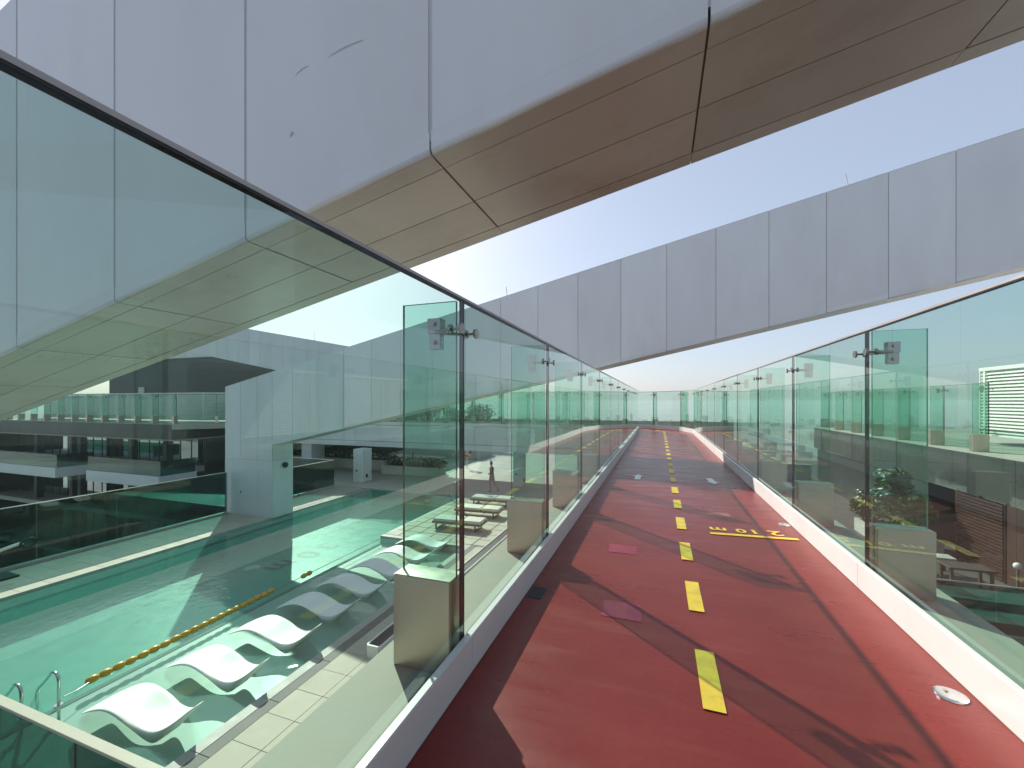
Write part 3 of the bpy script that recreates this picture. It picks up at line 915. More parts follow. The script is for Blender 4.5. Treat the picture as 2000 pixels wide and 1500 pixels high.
# steel handrails of the pool steps
def handrail(x, y, label):
    rt = root('pool_handrail', (x, y, DECK - .3), label, 'handrail', 'steel handrails at the pool steps')
    pts = [(x, y, DECK - .3), (x, y, DECK + .25)]
    for i in range(7):
        a = R(i * 22); pts.append((x - .13 + .13 * math.cos(a), y + .0, DECK + .36 + .13 * math.sin(a)))
    pts += [(x - .34, y, DECK + .33), (x - .62, y, DECK + .10), (x - .68, y, DECK - .0), (x - .68, y, DECK - .5)]
    b = MB(); b.tube(pts, .024, 10); b.build('rail', BRIGHT, rt, True)
    b = MB(); b.tube([(x, y, WAT), (x, y, WAT + .02)], .06, 14); b.build('collar', BRIGHT, rt)
handrail(-9.80, 4.15, 'curved steel pool handrail beside the end of the yellow rope')
handrail(-9.95, 3.76, 'curved steel pool handrail behind the beige balustrade cap')
def farrail(x, y, label):
    rt = root('pool_handrail', (x, y, DECK), label, 'handrail', 'steel handrails at the pool steps')
    pts = [(x, y, DECK - .2), (x, y, DECK + .7)]
    for i in range(9):
        a = R(180 - i * 22.5); pts.append((x + .25 + .25 * math.cos(a), y, DECK + .7 + .25 * math.sin(a)))
    pts.append((x + .5, y, DECK))
    b = MB(); b.tube(pts, .022, 8); b.build('rail', BRIGHT, rt, True)
farrail(-10.4, 19.7, 'arched steel pool ladder rail behind the farthest sunbed')

# near balustrade across the head of the pool
bl = root('head_balustrade', (-12, 3.03, DECK), 'dark green glass balustrade with beige cap in the near left corner', 'balustrade')
x = -19.4
while x < -5.0:
    box('glass_panel', x + .008, min(x + 1.8, -5) - .008, 3.022, 3.040, DECK + .02, DECK + 1.06, POOLGLASS, bl)
    box('joint_post', x - .007, x + .007, 3.021, 3.041, DECK, DECK + 1.06, BLACK, bl)
    x += 1.8
box('cap_rail', -19.4, -5.0, 2.97, 3.09, DECK + 1.06, DECK + 1.10, CONC, bl, .006)
box('foot_channel', -19.4, -5.0, 3.0, 3.06, DECK - .02, DECK + .05, DARKFRAME, bl)

# dark glass fence along the far side of the pool
pf = root('pool_glass_fence', (-18.95, 8.5, DECK), 'tall dark green glass fence along the far side of the pool', 'glass fence')
y = 3.3
while y < 13.6:
    y2 = min(y + 2.1, 13.75)
    box('glass_panel', -18.96, -18.94, y + .006, y2 - .006, DECK + .06, DECK + 1.92, POOLGLASS, pf)
    box('top_cap', -18.972, -18.928, y, y2, DECK + 1.92, DECK + 1.945, BRIGHT, pf)
    y += 2.1
box('shoe', -19.03, -18.87, 3.3, 13.75, DECK - .01, DECK + .10, CAPM, pf)
pf2 = root('pool_glass_fence', (-18.9, 17.8, DECK), 'dark glass fence corner between the white leg and the square column', 'glass fence')
for (x0, x1, y0, y1) in ((-18.86, -18.84, 15.1, 17.7), (-18.86, -18.84, 17.72, 20.4), (-22.0, -18.87, 20.4, 20.42), (-25.2, -22.02, 20.4, 20.42)):
    box('glass_panel', x0, x1, y0, y1, DECK + .06, DECK + 1.62, POOLGLASS, pf2)
    box('top_cap', x0 - .012, x1 + .012, y0 - .012, y1 + .012, DECK + 1.62, DECK + 1.645, BRIGHT, pf2)
    box('shoe', x0 - .05, x1 + .05, y0 - .05, y1 + .05, DECK - .01, DECK + .10, CAPM, pf2)
box('dark_void_floor', -30, -19.5, 14.9, 20.36, DECK - .5, DECK - .1, CHARCOAL, pf2)

# pool lift at the left edge
lf = root('pool_lift', (-18.4, 6.35, DECK), 'white pool lift post with arm and black ring, by the far pool fence', 'pool lift')
box('base_plate', -18.65, -17.95, 6.1, 6.75, DECK, DECK + .06, PLASTIC, lf, .01)
b = MB(); b.tube([(-18.45, 6.25, DECK + .05), (-18.45, 6.25, DECK + 1.55)], .07, 12); b.build('post', WPLASTIC, lf, True)
b = MB(); b.tube([(-18.45, 6.25, DECK + .72), (-18.35, 6.75, DECK + .86), (-18.3, 6.95, DECK + .9)], .05, 10); b.build('arm', WPLASTIC, lf, True)
b = MB(); b.tube([(-18.25 + .0, 7.05 + .17 * math.cos(R(t)), DECK + .88 + .13 * math.sin(R(t))) for t in range(0, 361, 24)], .035, 8, cap=False); b.build('ring', PLASTIC, lf, True)
for z in (1.18, 1.42):
    b = MB(); b.bev(-18.6, -18.25, 6.1, 6.42, DECK + z, DECK + z + .09, .02); b.build('bracket', WPLASTIC, lf)

# dark channel with pale edging in the deck
ch = root('deck_channel', (-5.45, 12, DECK), 'long dark glazed slot with a pale metal edge in the deck by the track', 'skylight')
box('dark_pane', -5.59, -5.33, 7.05, 20.6, DECK + .22, DECK + .235, CHARCOAL, ch)
box('side_wall', -5.63, -5.595, 7.0, 20.6, DECK - .0, DECK + .26, WPLASTIC, ch)
box('side_wall', -5.325, -5.29, 7.0, 20.6, DECK - .0, DECK + .26, WPLASTIC, ch)
box('end_wall', -5.59, -5.33, 6.965, 7.0, DECK - .0, DECK + .26, WPLASTIC, ch)

# sunbeds on the deck
def sunbed(x, y, rz, label):
    rt = root('sunbed', (x, y, DECK), label, 'sunbed', 'sunbeds on the deck beside the pool')
    rt.rotation_euler = (0, 0, R(rz))
    def add(nm, bb, mat, sm=False):
        return put(nm, bb.mesh(nm, mat, sm), rt)
    b = MB(); b.bev(-1.05, .20, -.36, .36, .33, .43, .03, seg=2); add('cushion', b, CUSHION, False)
    b = MB(); b.bev(.22, 1.05, -.36, .36, .335, .44, .03, seg=2); add('cushion', b, CUSHION, False)
    b = MB(); b.box(-1.07, 1.07, -.38, -.34, .25, .33); b.box(-1.07, 1.07, .34, .38, .25, .33)
    b.box(-1.07, -1.03, -.34, .34, .25, .33); b.box(1.03, 1.07, -.34, .34, .25, .33)
    for i in range(9): b.box(-1.0 + i * .23, -.92 + i * .23, -.34, .34, .30, .325)
    add('frame', b, TAUPE)
    for xx in (-.92, .78):
        for yy in (-.37, .33):
            b = MB(); b.box(xx, xx + .06, yy, yy + .04, 0.0, .25); add('leg', b, TAUPE)
        b = MB(); b.box(xx + .002, xx + .058, -.33, .33, 0.0, .05); add('skid', b, TAUPE)
    return rt
sunbed(-7.72, 15.35, 3, 'cream cushioned sunbed nearest to the row of pool loungers')
sunbed(-7.75, 17.35, 3, 'cream cushioned sunbed, the middle one of three')
sunbed(-7.9, 19.4, 3, 'shaded cream sunbed farthest from the pool loungers')

# ------------------------------------------------------------------ columns, planters, planting beyond the pool
def column(x, y, w, d, label):
    rt = root('square_column', (x, y, DECK), label, 'column', 'white columns under the bridge')
    box('shaft', x - w / 2, x + w / 2, y - d / 2, y + d / 2, DECK, -1.46, WHITE, rt, .012)
    b = MB(); b.tube([(x - .1, y - d / 2 + .01, DECK + .75), (x - .1, y - d / 2 - .04, DECK + .75)], .06, 10); b.build('socket', PLASTIC, rt)
    b = MB(); b.bev(x + w / 2 - .01, x + w / 2 + .05, y - .15, y + .02, DECK + .28, DECK + .5, .01); b.build('socket', PLASTIC, rt)
column(-24.9, 24.8, .95, 1.3, 'white square column beside the white leg, half hidden by glass')
column(-18.35, 22.4, .75, .9, 'white square column standing at the far pool corner')
column(-8.15, 24.4, .62, .62, 'slim white column behind the walking person')

def leaves(name, blobs, n, size, mat, parent, seed=1, flat=.6):
    rnd = random.Random(seed)
    v = []; f = []
    for _ in range(n):
        cx, cy_, cz, rx, ry, rz = rnd.choice(blobs)
        while True:
            p = Vector((rnd.uniform(-1, 1), rnd.uniform(-1, 1), rnd.uniform(-1, 1)))
            if p.length <= 1: break
        p = p * (0.55 + .45 * rnd.random()) if rnd.random() < .4 else p.normalized() * (.8 + .25 * rnd.random())
        c = Vector((cx + p.x * rx, cy_ + p.y * ry, cz + p.z * rz))
        a = Vector((rnd.gauss(0, 1), rnd.gauss(0, 1), rnd.gauss(0, flat))).normalized()
        w = a.cross(Vector((rnd.gauss(0, 1), rnd.gauss(0, 1), rnd.gauss(0, 1)))).normalized()
        s = size * rnd.uniform(.6, 1.4)
        k = len(v)
        v += [c - a * s, c + w * s * .42, c + a * s, c - w * s * .42]
        f += [(k, k + 1, k + 2, k + 3)]
    return obj(name, v, f, mat, parent)

def planter(name, x0, x1, y0, y1, h, label, base=DECK):
    rt = root(name, ((x0 + x1) / 2, (y0 + y1) / 2, base), label, 'planter')
    t = .12
    box('wall_panel', x0, x1, y0, y0 + t, base, base + h, PLANTERM, rt, .01)
    box('wall_panel', x0, x1, y1 - t, y1, base, base + h, PLANTERM, rt, .01)
    box('wall_panel', x0, x0 + t, y0 + t + .002, y1 - t - .002, base, base + h, PLANTERM, rt)
    box('wall_panel', x1 - t, x1, y0 + t + .002, y1 - t - .002, base, base + h, PLANTERM, rt)
    box('soil', x0 + t, x1 - t, y0 + t, y1 - t, base, base + h - .08, SOIL, rt)
    return rt
planter('stone_planter', -30, -19.6, 26.4, 28.0, .75, 'long stone planter under the bridge holding a clipped hedge')
hd = root('clipped_hedge', (-24.8, 27.2, DECK + .67), 'dark clipped hedge under the bridge between two white columns', 'hedge')
leaves('foliage', [(-29.5 + k * .7, 27.2, DECK + 1.35, .62, .62, .75) for k in range(15)], 5200, .10, LEAFD, hd, 3)
for k in range(5):
    b = MB(); b.tube([(-29 + k * 2.2, 27.2, DECK + .66), (-29 + k * 2.2, 27.25, DECK + 1.5)], .04, 6); b.build('stem', BARK, hd)
planter('stone_planter', -19.0, -14.6, 25.2, 26.8, .62, 'angular pale planter with flowers beside the square column')
fl = root('flower_bed', (-16.8, 26, DECK + .54), 'low white-flowering plants in the planter by the square column', 'flowers')
leaves('foliage', [(-18.5 + k * .55, 26, DECK + .85, .5, .6, .35) for k in range(8)], 1500, .09, LEAFD, fl, 5)
leaves('blossom', [(-17.2 + k * .4, 25.6, DECK + 1.15, .35, .3, .28) for k in range(4)], 70, .06, PETAL, fl, 6)
b = MB(); b.tube([(-17.0, 26, DECK + .54), (-16.9, 26.1, DECK + 1.5)], .05, 6); b.build('stem', BARK, fl)
planter('stone_planter', -23, -15.4, 34.0, 37.5, .8, 'white-rimmed planter on the sunlit terrace behind the steps')
h2 = root('terrace_shrubs', (-19, 35.8, DECK + .72), 'green shrubs massed in the sunlit terrace planter', 'shrub')
leaves('foliage', [(-22.4 + k * .8, 35.8, DECK + 1.05, .8, 1.4, .55) for k in range(9)], 2600, .13, LEAF, h2, 8)
b = MB(); b.tube([(-19, 35.8, DECK + .7), (-19, 35.8, DECK + 1.2)], .06, 6); b.build('stem', BARK, h2)
st = root('terrace_steps', (-17.6, 28.5, DECK), 'two long pale steps rising to the terrace on the left', 'steps')
box('step', -17.9, -17.4, 25.2 + 1.7, 32.5, DECK - .004, DECK + .16, TILE, st, .01)
box('step', -30, -17.9, 28.05, 33, DECK - .004, DECK + .32, TILE, st, .01)
bw = root('terrace_back_wall', (-10, 46, DECK), 'grey boundary wall at the back of the terrace, below the bridge', 'wall')
for k in range(11):
    box('wall_panel', -26 + k * 3.0 + .01, -23 + k * 3.0 - .01, 46, 46.25, DECK, -.4, BEIGEWALL, bw)
h3 = root('boundary_hedge', (-14, 44.5, DECK), 'dark hedge row along the terrace boundary wall', 'hedge')
leaves('foliage', [(-25.5 + k * 1.2, 44.6, DECK + .9, 1.0, .7, 1.1) for k in range(22)], 5200, .16, LEAFD, h3, 9)
b = MB()
for k in range(6): b.tube([(-24 + k * 4, 44.6, DECK), (-24 + k * 4, 44.6, DECK + 1)], .06, 6)
b.build('stem', BARK, h3)
# trees beyond the terrace, seen through the bridge glass
def tree(x, y, z, h, r, seed, label):
    rt = root('roof_tree', (x, y, z), label, 'tree', 'small trees behind the bridge')
    rn = random.Random(seed)
    b = MB(); b.tube([(x, y, z), (x + .05, y, z + h * .35), (x + .1, y + .1, z + h * .8)], 0, 8, radii=[.12, .09, .03])
    for k in range(6):
        a = rn.uniform(0, 6.28); s = z + h * rn.uniform(.35, .6)
        b.tube([(x + .06, y, s), (x + math.cos(a) * r * .7, y + math.sin(a) * r * .7, s + h * .25)], 0, 6, radii=[.05, .015])
    b.build('trunk', BARK, rt)
    leaves('crown', [(x + rn.gauss(0, .5) * r, y + rn.gauss(0, .5) * r, z + h * rn.uniform(.5, 1.0), r * .55, r * .55, h * .17) for _ in range(9)], 1700, .13, LEAF, rt, seed)
tree(-24.5, 43.0, DECK, 4.9, 1.8, 21, 'small green tree behind the bridge, nearest the far beam')
tree(-21.4, 44.0, DECK, 4.4, 1.5, 22, 'small green tree behind the bridge glass, second from the beam')
tree(-18.6, 42.5, DECK, 4.7, 1.6, 23, 'small green tree behind the bridge glass, farthest right of three')

# life ring on a stand
lr = root('lifebuoy_stand', (-14.2, 29.5, DECK), 'red and white lifebuoy on a post beside the terrace steps', 'lifebuoy')
b = MB(); b.tube([(-14.2, 29.5, DECK), (-14.2, 29.5, DECK + 1.75)], .04, 8); b.build('post', WPLASTIC, lr)
b = MB(); b.tube([(-14.2 + .36 * math.cos(R(t)), 29.4, DECK + 1.35 + .36 * math.sin(R(t))) for t in range(0, 361, 20)], .085, 8, cap=False)
b.build('ring', REDRING, lr, True)
b = MB()
for t in (45, 135, 225, 315):
    b.tube([(-14.2 + .36 * math.cos(R(t + s)), 29.4, DECK + 1.35 + .36 * math.sin(R(t + s))) for s in (-9, 0, 9)], .092, 8)
b.build('white_band', WPLASTIC, lr, True)

# ------------------------------------------------------------------ a person walking past the pool end
def person(x, y, rz):
    rt = root('person', (x, y, DECK), 'person in maroon top and grey shorts walking past the pool end', 'person')
    rt.rotation_euler = (0, 0, rz)
    J = {'pel': (0, 0, .96), 'bel': (.01, 0, 1.10), 'chest': (.02, 0, 1.32), 'neck': (.02, 0, 1.50), 'chin': (.04, 0, 1.58), 'head': (.045, 0, 1.68), 'top': (.035, 0, 1.77),
         'lh': (.0, .09, .92), 'lk': (.10, .10, .52), 'la': (.02, .10, .09), 'lt': (.17, .11, .03),
         'rh': (.0, -.09, .92), 'rk': (-.10, -.10, .50), 'ra': (-.38, -.10, .16), 'rt': (-.30, -.10, .03),
         'ls': (.02, .17, 1.43), 'le': (-.10, .22, 1.17), 'lw': (-.02, .22, .95), 'lf': (.02, .21, .86),
         'rs': (.02, -.17, 1.43), 're': (.04, -.24, 1.16), 'rw': (.22, -.21, 1.02), 'rf': (.30, -.20, .98)}
    rad = {'pel': .145, 'bel': .115, 'chest': .135, 'neck': .055, 'chin': .07, 'head': .088, 'top': .06, 'lh': .095, 'lk': .058, 'la': .04, 'lt': .035,
           'rh': .095, 'rk': .058, 'ra': .04, 'rt': .035, 'ls': .06, 'le': .042, 'lw': .032, 'lf': .028, 'rs': .06, 're': .042, 'rw': .032, 'rf': .028}
    E = [('pel', 'bel'), ('bel', 'chest'), ('chest', 'neck'), ('neck', 'chin'), ('chin', 'head'), ('head', 'top'), ('pel', 'lh'), ('lh', 'lk'), ('lk', 'la'), ('la', 'lt'),
         ('pel', 'rh'), ('rh', 'rk'), ('rk', 'ra'), ('ra', 'rt'), ('chest', 'ls'), ('ls', 'le'), ('le', 'lw'), ('lw', 'lf'), ('chest', 'rs'), ('rs', 're'), ('re', 'rw'), ('rw', 'rf')]
    names = list(J)
    me = bpy.data.meshes.new('body')
    me.from_pydata([J[k] for k in names], [(names.index(a), names.index(b_)) for a, b_ in E], [])
    tmp = bpy.data.objects.new('tmp', me); col.objects.link(tmp)
    md = tmp.modifiers.new('skin', 'SKIN'); md.use_smooth_shade = True
    for i, k in enumerate(names):
        sv = me.skin_vertices[0].data[i]; sv.radius = (rad[k], rad[k] * (.8 if k in ('pel', 'bel', 'chest') else 1)); sv.use_root = (k == 'pel')
    s2 = tmp.modifiers.new('sub', 'SUBSURF'); s2.levels = 2; s2.render_levels = 2
    dg = bpy.context.evaluated_depsgraph_get()
    body = bpy.data.meshes.new_from_object(tmp.evaluated_get(dg))
    bpy.data.objects.remove(tmp)
    body.name = 'body'; body.materials.clear(); body.materials.append(SKIN)
    put('body', body, rt)
    def shell(nm, test, mat, off):
        bm = bmesh.new(); bm.from_mesh(body)
        bmesh.ops.delete(bm, geom=[f for f in bm.faces if not test(f.calc_center_median())], context='FACES')
        bm.normal_update()
        for v in bm.verts: v.co += v.normal * off
        m2 = bpy.data.meshes.new(nm); bm.to_mesh(m2); bm.free()
        m2.materials.clear(); m2.materials.append(mat)
        put(nm, m2, rt)
    shell('top', lambda c: 1.02 < c.z < 1.40 and abs(c.y) < .17, MAROON, .012)
    shell('shorts', lambda c: .66 < c.z < 1.04 and abs(c.y) < .19, SHORTS, .016)
    shell('hair', lambda c: c.z > 1.60 and (c.x < .06 or c.z > 1.72) and abs(c.y) < .13, HAIR, .014)
person(-9.1, 22.2, R(180))

# ------------------------------------------------------------------ left wing of the building across the gap
lw = root('office_wing', (-45, 24, -16), 'dark building wing across the gap at left, with window band and balconies', 'building')
v = [(-33.0, 19.93), (-60, 19.93), (-60, 34), (-30, 34), (-30, 23.75)]
prism('roof_slab', list(reversed(v)), -.4, -.006, LEDGE, lw)
for k in range(9):
    x1 = -33.0 - k * 3.0
    box('fascia_panel', x1 - 2.99, x1, 19.90, 20.1, -1.12, -.05, FASCIA, lw)
box('fascia_return', -33.0, -32.9, 19.93, 30, -1.12, -.42, FASCIA, lw)
box('soffit', -60, -33.0, 20.1, 30, -1.25, -1.13, BEIGEWALL, lw)
box('wall', -60, -33.4, 23.5, 23.8, -16, -1.25, BEIGEWALL, lw)
box('wall', -33.4, -33.1, 22.4, 30, -16, -1.25, CHARCOAL, lw)
for k in range(20):
    x1 = -33.5 - k * 1.28
    box('window_pane', x1 - 1.24, x1, 22.4, 22.42, -3.3, -1.27, DARKGLASS, lw)
    box('mullion', x1 - 1.275, x1 - 1.245, 22.36, 22.46, -3.3, -1.27, DARKFRAME, lw)
box('transom', -60, -33.4, 22.34, 22.38, -1.5, -1.44, DARKFRAME, lw)
for xx in (-35.4, -39.6, -46.4, -47.6, -53):
    box('pillar', xx - .22, xx + .22, 20.9, 21.35, -4.2, -1.25, CHARCOAL, lw)
box('floor_slab', -60, -33.3, 20.4, 23.5, -3.75, -3.35, BEIGEWALL, lw)
for (xa, xb, yf, z0) in ((-60, -43.0, 18.0, -4.15), (-39.1, -31.1, 18.0, -4.1)):
    bb = box('balcony', xa, xb, yf, 20.39, z0, z0 + .75, WHITE, lw, .01)
    box('balcony_glass', xa, xb - .05, yf + .12, yf + .135, z0 + .752, z0 + 1.75, POOLGLASS, bb)
    box('balcony_glass', xb - .06, xb - .045, yf + .14, 20.3, z0 + .752, z0 + 1.75, POOLGLASS, bb)
for z0 in (-7.4, -11.2):
    box('floor_slab', -60, -33.3, 20.4, 23.5, z0, z0 + .35, BEIGEWALL, lw)
    for k in range(20):
        x1 = -33.5 - k * 1.28
        box('window_pane', x1 - 1.24, x1, 22.4, 22.42, z0 + .36, z0 + 3.2, DARKGLASS, lw)
        box('mullion', x1 - 1.275, x1 - 1.245, 22.36, 22.46, z0 + .36, z0 + 3.2, DARKFRAME, lw)
for xx in (-35.4, -39.6, -46.4, -47.6, -53):
    box('pillar', xx - .22, xx + .22, 20.9, 21.35, -16, -4.3, CHARCOAL, lw)
box('floor_slab', -90, -20, -10, 23.5, -16.2, -15.8, CHARCOAL, lw)
box('side_wing', -76, -60.1, 19.0, 34, -16, -.4, CHARCOAL, lw)

# pale louvre screens on the roofs
def louvre(name, label, path, z0, z1, n, sd=.11):
    """path: plan polyline of the screen; horizontal slats tilted outwards, posts at the corners"""
    path = [Vector((p[0], p[1], 0)) for p in path]
    rt = root(name, (path[0].x, path[0].y, z0), label, 'louvre screen')
    def nrm(i):
        a = (path[min(i + 1, len(path) - 1)] - path[max(i - 1, 0)]).normalized()
        return Vector((a.y, -a.x, 0))
    dz = (z1 - z0) / n
    for k in range(n):
        zz = z0 + k * dz
        v = []; f = []
        for i, p in enumerate(path):
            q = nrm(i)
            v += [p + q * sd + Vector((0, 0, zz)), p + q * sd + Vector((0, 0, zz + dz * .2)), p + Vector((0, 0, zz + dz * .86)), p + Vector((0, 0, zz + dz * .62))]
        for i in range(len(path) - 1):
            for j in range(4):
                a = i * 4 + j; c = i * 4 + (j + 1) % 4
                f.append((a, c, c + 4, a + 4))
        f.append((3, 2, 1, 0)); e = (len(path) - 1) * 4; f.append((e, e + 1, e + 2, e + 3))
        obj('slat', v, f, SLATW, rt)
    for i in range(0, len(path), max(1, len(path) // 8)):
        p = path[i]; q = nrm(i)
        b = MB(); d = Vector((-q.y, q.x, 0)); b.obox(p, d, q, -.05, .05, -.06, sd + .01, z0, z1 + .03); b.build('post', SLATW, rt)
    b = MB()
    for i in range(len(path) - 1):
        d = path[i + 1] - path[i]; L = d.length; d.normalize(); q = Vector((d.y, -d.x, 0))
        b.obox(path[i], d, q, 0, L, -.06, sd + .03, z1 + .031, z1 + .16)
    b.build('top_rail', SLATW, rt)
    b = MB()
    for i in range(len(path) - 1):
        d = path[i + 1] - path[i]; L = d.length; d.normalize(); q = Vector((d.y, -d.x, 0))
        b.obox(path[i], d, q, 0, L, -.10, -.07, z0, z1)
    b.build('backing', BEIGEWALL, rt)
    return rt
louvre('louvre_screen', 'long pale louvre screen behind the roof glass fence at far left', [(-57, 23.2), (-50, 23.2), (-44, 23.2), (-38, 23.2), (-34.5, 23.2), (-33.2, 24.2)], .1, 2.2, 14)
cpath = [(11.85, 9.0), (11.85, 11.4), (11.85, 13.8), (11.85, 16.2), (11.85, 18.6), (11.85, 21.0)] + [(12.75 - .9 * math.cos(R(t)), 21.0 + .9 * math.sin(R(t))) for t in (18, 36, 54, 72, 90)] + [(15.2, 21.9)]
louvre('louvre_screen', 'white louvre screen with a rounded corner on the roof at right', list(reversed(cpath)), .32, 2.75, 20)

# dark roof block
rb = root('dark_roof_block', (-50, 39, -4), 'dark charcoal roof block at far left under the white beam', 'building')
box('wall', -68.7, -26, 34, 44, -4, 6.75, CHARCOAL, rb)
box('upper_wall', -62, -44, 35.5, 44, 6.91, 8.6, WHITE, rb)
box('parapet', -68.8, -25.9, 33.9, 44.1, 6.75, 6.9, CHARCOAL, rb)
vp = box('vent', -62.6, -61.4, 33.93, 33.99, 1.9, 3.5, BEIGEWALL, rb)
for k in range(7): box('vent_slat', -62.5, -61.5, 33.88, 33.925, 2.0 + k * .2, 2.1 + k * .2, SLATW, vp)

# ------------------------------------------------------------------ right wing
rw = root('right_wing', (14, 18, DECK), 'dark clad building wing at right with pale parapet ledge', 'building')
box('roof_slab', 9.43, 20, 5, 31.6, -.3, -.006, LEDGE, rw)
for k in range(10):
    y0 = 5 + k * 2.66
    box('fascia_panel', 9.40, 9.46, y0 + .006, y0 + 2.654, -1.36, -.05, FASCIA, rw)
for k in range(4):
    box('fascia_panel', 9.46 + k * 2.6, 9.46 + k * 2.6 + 2.59, 31.58, 31.64, -1.36, -.05, FASCIA, rw)
box('roof_core', 9.46, 20, 5, 31.58, -1.3, -.31, CHARCOAL, rw)
box('wall', 11.6, 20, 5, 31.0, DECK, -1.31, CHARCOAL, rw)
for k in range(12):
    y0 = 6 + k * 2.05
    box('window_pane', 11.55, 11.57, y0, y0 + 2.0, DECK + .1, -1.4, DARKGLASS, rw)
    box('mullion', 11.52, 11.6, y0 + 2.0, y0 + 2.05, DECK, -1.32, DARKFRAME, rw)
for yy in (9.5,):
    box('pillar', 9.7, 10.2, yy, yy + .5, DECK, -1.32, FASCIA, rw)
for k in range(6):
    box('wall_panel', 9.52, 9.60, 20.0 + k * 1.9 + .006, 21.9 + k * 1.9 - .006, DECK, -1.37, FASCIA, rw)
box('wall_core', 9.59, 11.5, 20.0, 31.4, DECK, -1.31, CHARCOAL, rw)
# parapet closing the courtyard end
cp = root('courtyard_parapet', (6, 32.5, DECK), 'low grey parapet closing the courtyard on the right', 'wall')
for k in range(6):
    box('wall_panel', 2.3 + k * 1.2, 3.49 + k * 1.2, 32.4, 32.6, DECK, DECK + 1.0, BEIGEWALL, cp)
box('coping', 2.3, 9.5, 32.36, 32.64, DECK + 1.0, DECK + 1.05, LIGHTSTONE, cp)
# red slatted screen
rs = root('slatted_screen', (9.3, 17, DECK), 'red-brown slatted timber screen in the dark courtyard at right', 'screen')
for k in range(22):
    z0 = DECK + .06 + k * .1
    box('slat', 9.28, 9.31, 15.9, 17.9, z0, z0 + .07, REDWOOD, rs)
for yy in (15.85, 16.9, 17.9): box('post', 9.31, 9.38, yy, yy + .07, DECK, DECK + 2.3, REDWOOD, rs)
rs2 = root('slatted_screen', (9.3, 13.8, DECK), 'shade-darkened red timber wall panel at the right edge of the courtyard', 'screen')
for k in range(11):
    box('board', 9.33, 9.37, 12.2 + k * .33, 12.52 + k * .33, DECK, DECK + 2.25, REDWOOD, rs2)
# flowering shrub
planter('stone_planter', 7.5, 9.0, 17.9, 20.6, .5, 'grey planter in the right courtyard holding the flowering shrub')
sh = root('flowering_shrub', (8.25, 19.2, DECK + .42), 'leafy shrub with white blossoms behind the right glass fence', 'shrub')
sb = [(8.2, 18.9, -2.45, .75, .95, .65), (8.3, 19.5, -1.75, .55, .7, .55), (7.8, 20.2, -2.55, .5, .7, .5), (8.5, 18.4, -2.2, .45, .5, .5), (8.3, 19.2, -1.2, .3, .35, .35)]
leaves('foliage', sb, 2400, .12, LEAF, sh, 31)
leaves('blossom', [(8.0, 19.8, -1.15, .2, .3, .15), (7.75, 20.3, -2.05, .4, .5, .18), (7.9, 19.3, -1.75, .25, .3, .2)], 60, .08, PETAL, sh, 33)
b = MB()
for k in range(5):
    a = k * 1.26; b.tube([(8.25, 19.2, DECK + .42), (8.25 + .25 * math.cos(a), 19.2 + .3 * math.sin(a), -2.3), (8.25 + .4 * math.cos(a), 19.2 + .6 * math.sin(a), -1.7)], 0, 6, radii=[.04, .03, .012])
b.build('stems', BARK, sh)
# bench and table
bn = root('courtyard_bench', (7.6, 16.3, DECK), 'low dark bench with pale seat in the courtyard at right', 'bench')
box('seat', 7.0, 8.4, 16.1, 16.55, DECK + .42, DECK + .5, LIGHTSTONE, bn, .01)
for xx in (7.08, 8.24):
    for yy in (16.14, 16.45): box('leg', xx, xx + .06, yy, yy + .06, DECK, DECK + .42, DTIMBER, bn)
tb = root('courtyard_table', (8.0, 15.0, DECK), 'dark side table near the bench in the right courtyard', 'table')
box('table_top', 7.5, 8.5, 14.7, 15.3, DECK + .62, DECK + .67, DTIMBER, tb, .008)
for xx in (7.55, 8.39):
    for yy in (14.75, 15.19): box('leg', xx, xx + .06, yy, yy + .06, DECK, DECK + .62, DTIMBER, tb)
# pale steps, whose light stone also stands in for sun patches on the floor
for (x0, x1, y0, y1, h, lab) in ((6.0, 8.9, 13.4, 14.2, .34, 'upper pale step of the courtyard stair at right'), (5.4, 8.6, 12.6, 13.38, .17, 'lower pale step of the courtyard stair at right')):
    o = box('courtyard_step', x0, x1, y0, y1, DECK, DECK + h, LIGHTSTONE, None, .008); tag(o, lab, 'step', 'pale steps in the right courtyard')
cb = root('courtyard_balustrade', (8, 12.35, DECK), 'dark glass balustrade crossing the courtyard at lower right', 'balustrade')
for k in range(3):
    box('glass_panel', 5.6 + k * 1.5 + .006, 7.1 + k * 1.5 - .006, 12.34, 12.36, DECK + .02, DECK + 1.08, POOLGLASS, cb)
box('top_cap', 5.6, 10.1, 12.33, 12.37, DECK + 1.08, DECK + 1.105, CAPM, cb)
gl_ = root('globe_lamp', (9.0, 14.9, DECK), 'unlit pale globe lamp on a short post in the right courtyard', 'lamp')
b = MB(); b.tube([(9.0, 14.9, DECK), (9.0, 14.9, DECK + .75)], .03, 8); b.build('post', TAUPE, gl_)
b = MB(); b.tube([(9.0, 14.9, DECK + .74 + .09 * (1 - math.cos(R(t)))) for t in range(0, 181, 15)], 0, 12, radii=[max(.004, .09 * math.sin(R(t))) for t in range(0, 181, 15)]); b.build('globe', WPLASTIC, gl_, True)

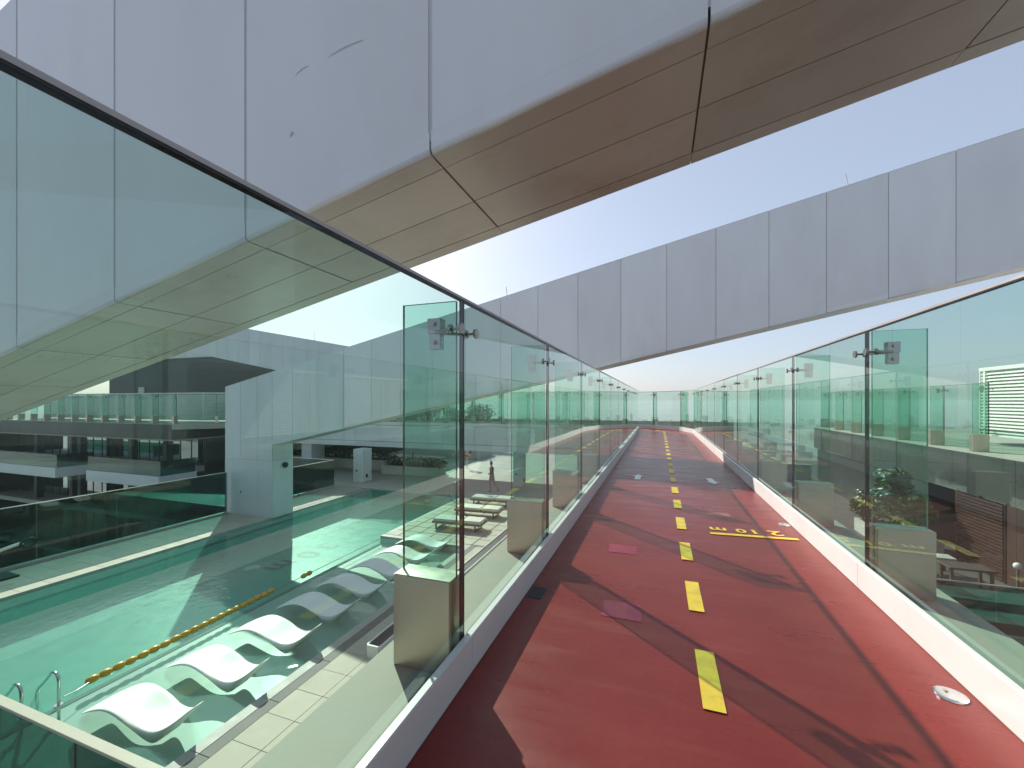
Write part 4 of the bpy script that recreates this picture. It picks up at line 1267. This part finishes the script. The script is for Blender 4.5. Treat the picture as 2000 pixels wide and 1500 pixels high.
# ------------------------------------------------------------------ city far below
def mk_ground():
    m, nt, N, L, out = nodes_of('city_ground')
    b = N.new('ShaderNodeBsdfPrincipled')
    geo = N.new('ShaderNodeNewGeometry')
    vz = N.new('ShaderNodeTexVoronoi'); vz.inputs['Scale'].default_value = .02
    L.new(geo.outputs['Position'], vz.inputs['Vector'])
    n = N.new('ShaderNodeTexNoise'); n.inputs['Scale'].default_value = .004; n.inputs['Detail'].default_value = 8
    L.new(geo.outputs['Position'], n.inputs['Vector'])
    rp_ = N.new('ShaderNodeValToRGB'); e = rp_.color_ramp.elements
    e[0].color = (.10, .11, .08, 1); e[1].color = (.34, .31, .28, 1); e[0].position = .3; e[1].position = .7
    L.new(n.outputs['Fac'], rp_.inputs[0])
    mx = N.new('ShaderNodeMix'); mx.data_type = 'RGBA'; mx.inputs[0].default_value = .35
    L.new(rp_.outputs[0], mx.inputs[6]); L.new(vz.outputs['Color'], mx.inputs[7])
    hs = N.new('ShaderNodeHueSaturation'); hs.inputs['Saturation'].default_value = .35; hs.inputs['Value'].default_value = .75
    L.new(mx.outputs[2], hs.inputs['Color'])
    L.new(hs.outputs[0], b.inputs['Base Color']); b.inputs['Roughness'].default_value = .9
    L.new(b.outputs[0], out.inputs[0])
    return m
GZ = -130
GM = mk_ground()
n_ = 64
gv = [(0, 0, GZ)] + [(22000 * math.cos(2 * math.pi * k / n_), 22000 * math.sin(2 * math.pi * k / n_), GZ) for k in range(n_)]
ground = obj('ground', gv, [(0, 1 + k, 1 + (k + 1) % n_) for k in range(n_)], GM)
tag(ground, kind='structure')
CITYM = pbr('city_block', (0.19, 0.18, 0.165), .8, 0, .35, .02)
b = MB()
rn = random.Random(5)
for k in range(1500):
    a = rn.uniform(-1.3, 1.3); d = 320 * math.exp(rn.uniform(0, 2.4))
    x, y = d * math.sin(a), d * math.cos(a)
    s = rn.uniform(6, 16); h = rn.uniform(6, 24) if rn.random() < .9 else rn.uniform(30, 70)
    b.box(x - s, x + s, y - s * rn.uniform(.6, 1.2), y + s, GZ, GZ + h)
ct = b.build('distant_city', CITYM)
tag(ct, 'hazy low city blocks far below, seen past the right glass fence', 'city', kind='stuff')
# podium carrying the roof terraces, down to the ground
box_t = box('tower_podium', -19.4, 19.9, -5.9, 46.9, GZ, DECK - 2.0, CHARCOAL)
tag(box_t, kind='structure')
box_t = box('tower_podium', -69, -30, 24, 47, GZ, -16.3, CHARCOAL)
tag(box_t, kind='structure')

# air
m, nt, N, L, out = nodes_of('haze_air')
pv = N.new('ShaderNodeVolumePrincipled')
pv.inputs['Color'].default_value = (0.93, 0.95, 0.98, 1)
pv.inputs['Density'].default_value = 0.00035
L.new(pv.outputs[0], out.inputs['Volume'])
hz = box('haze', -23000, 23000, -23000, 23000, GZ - 1, 16, m)
tag(hz, kind='stuff')
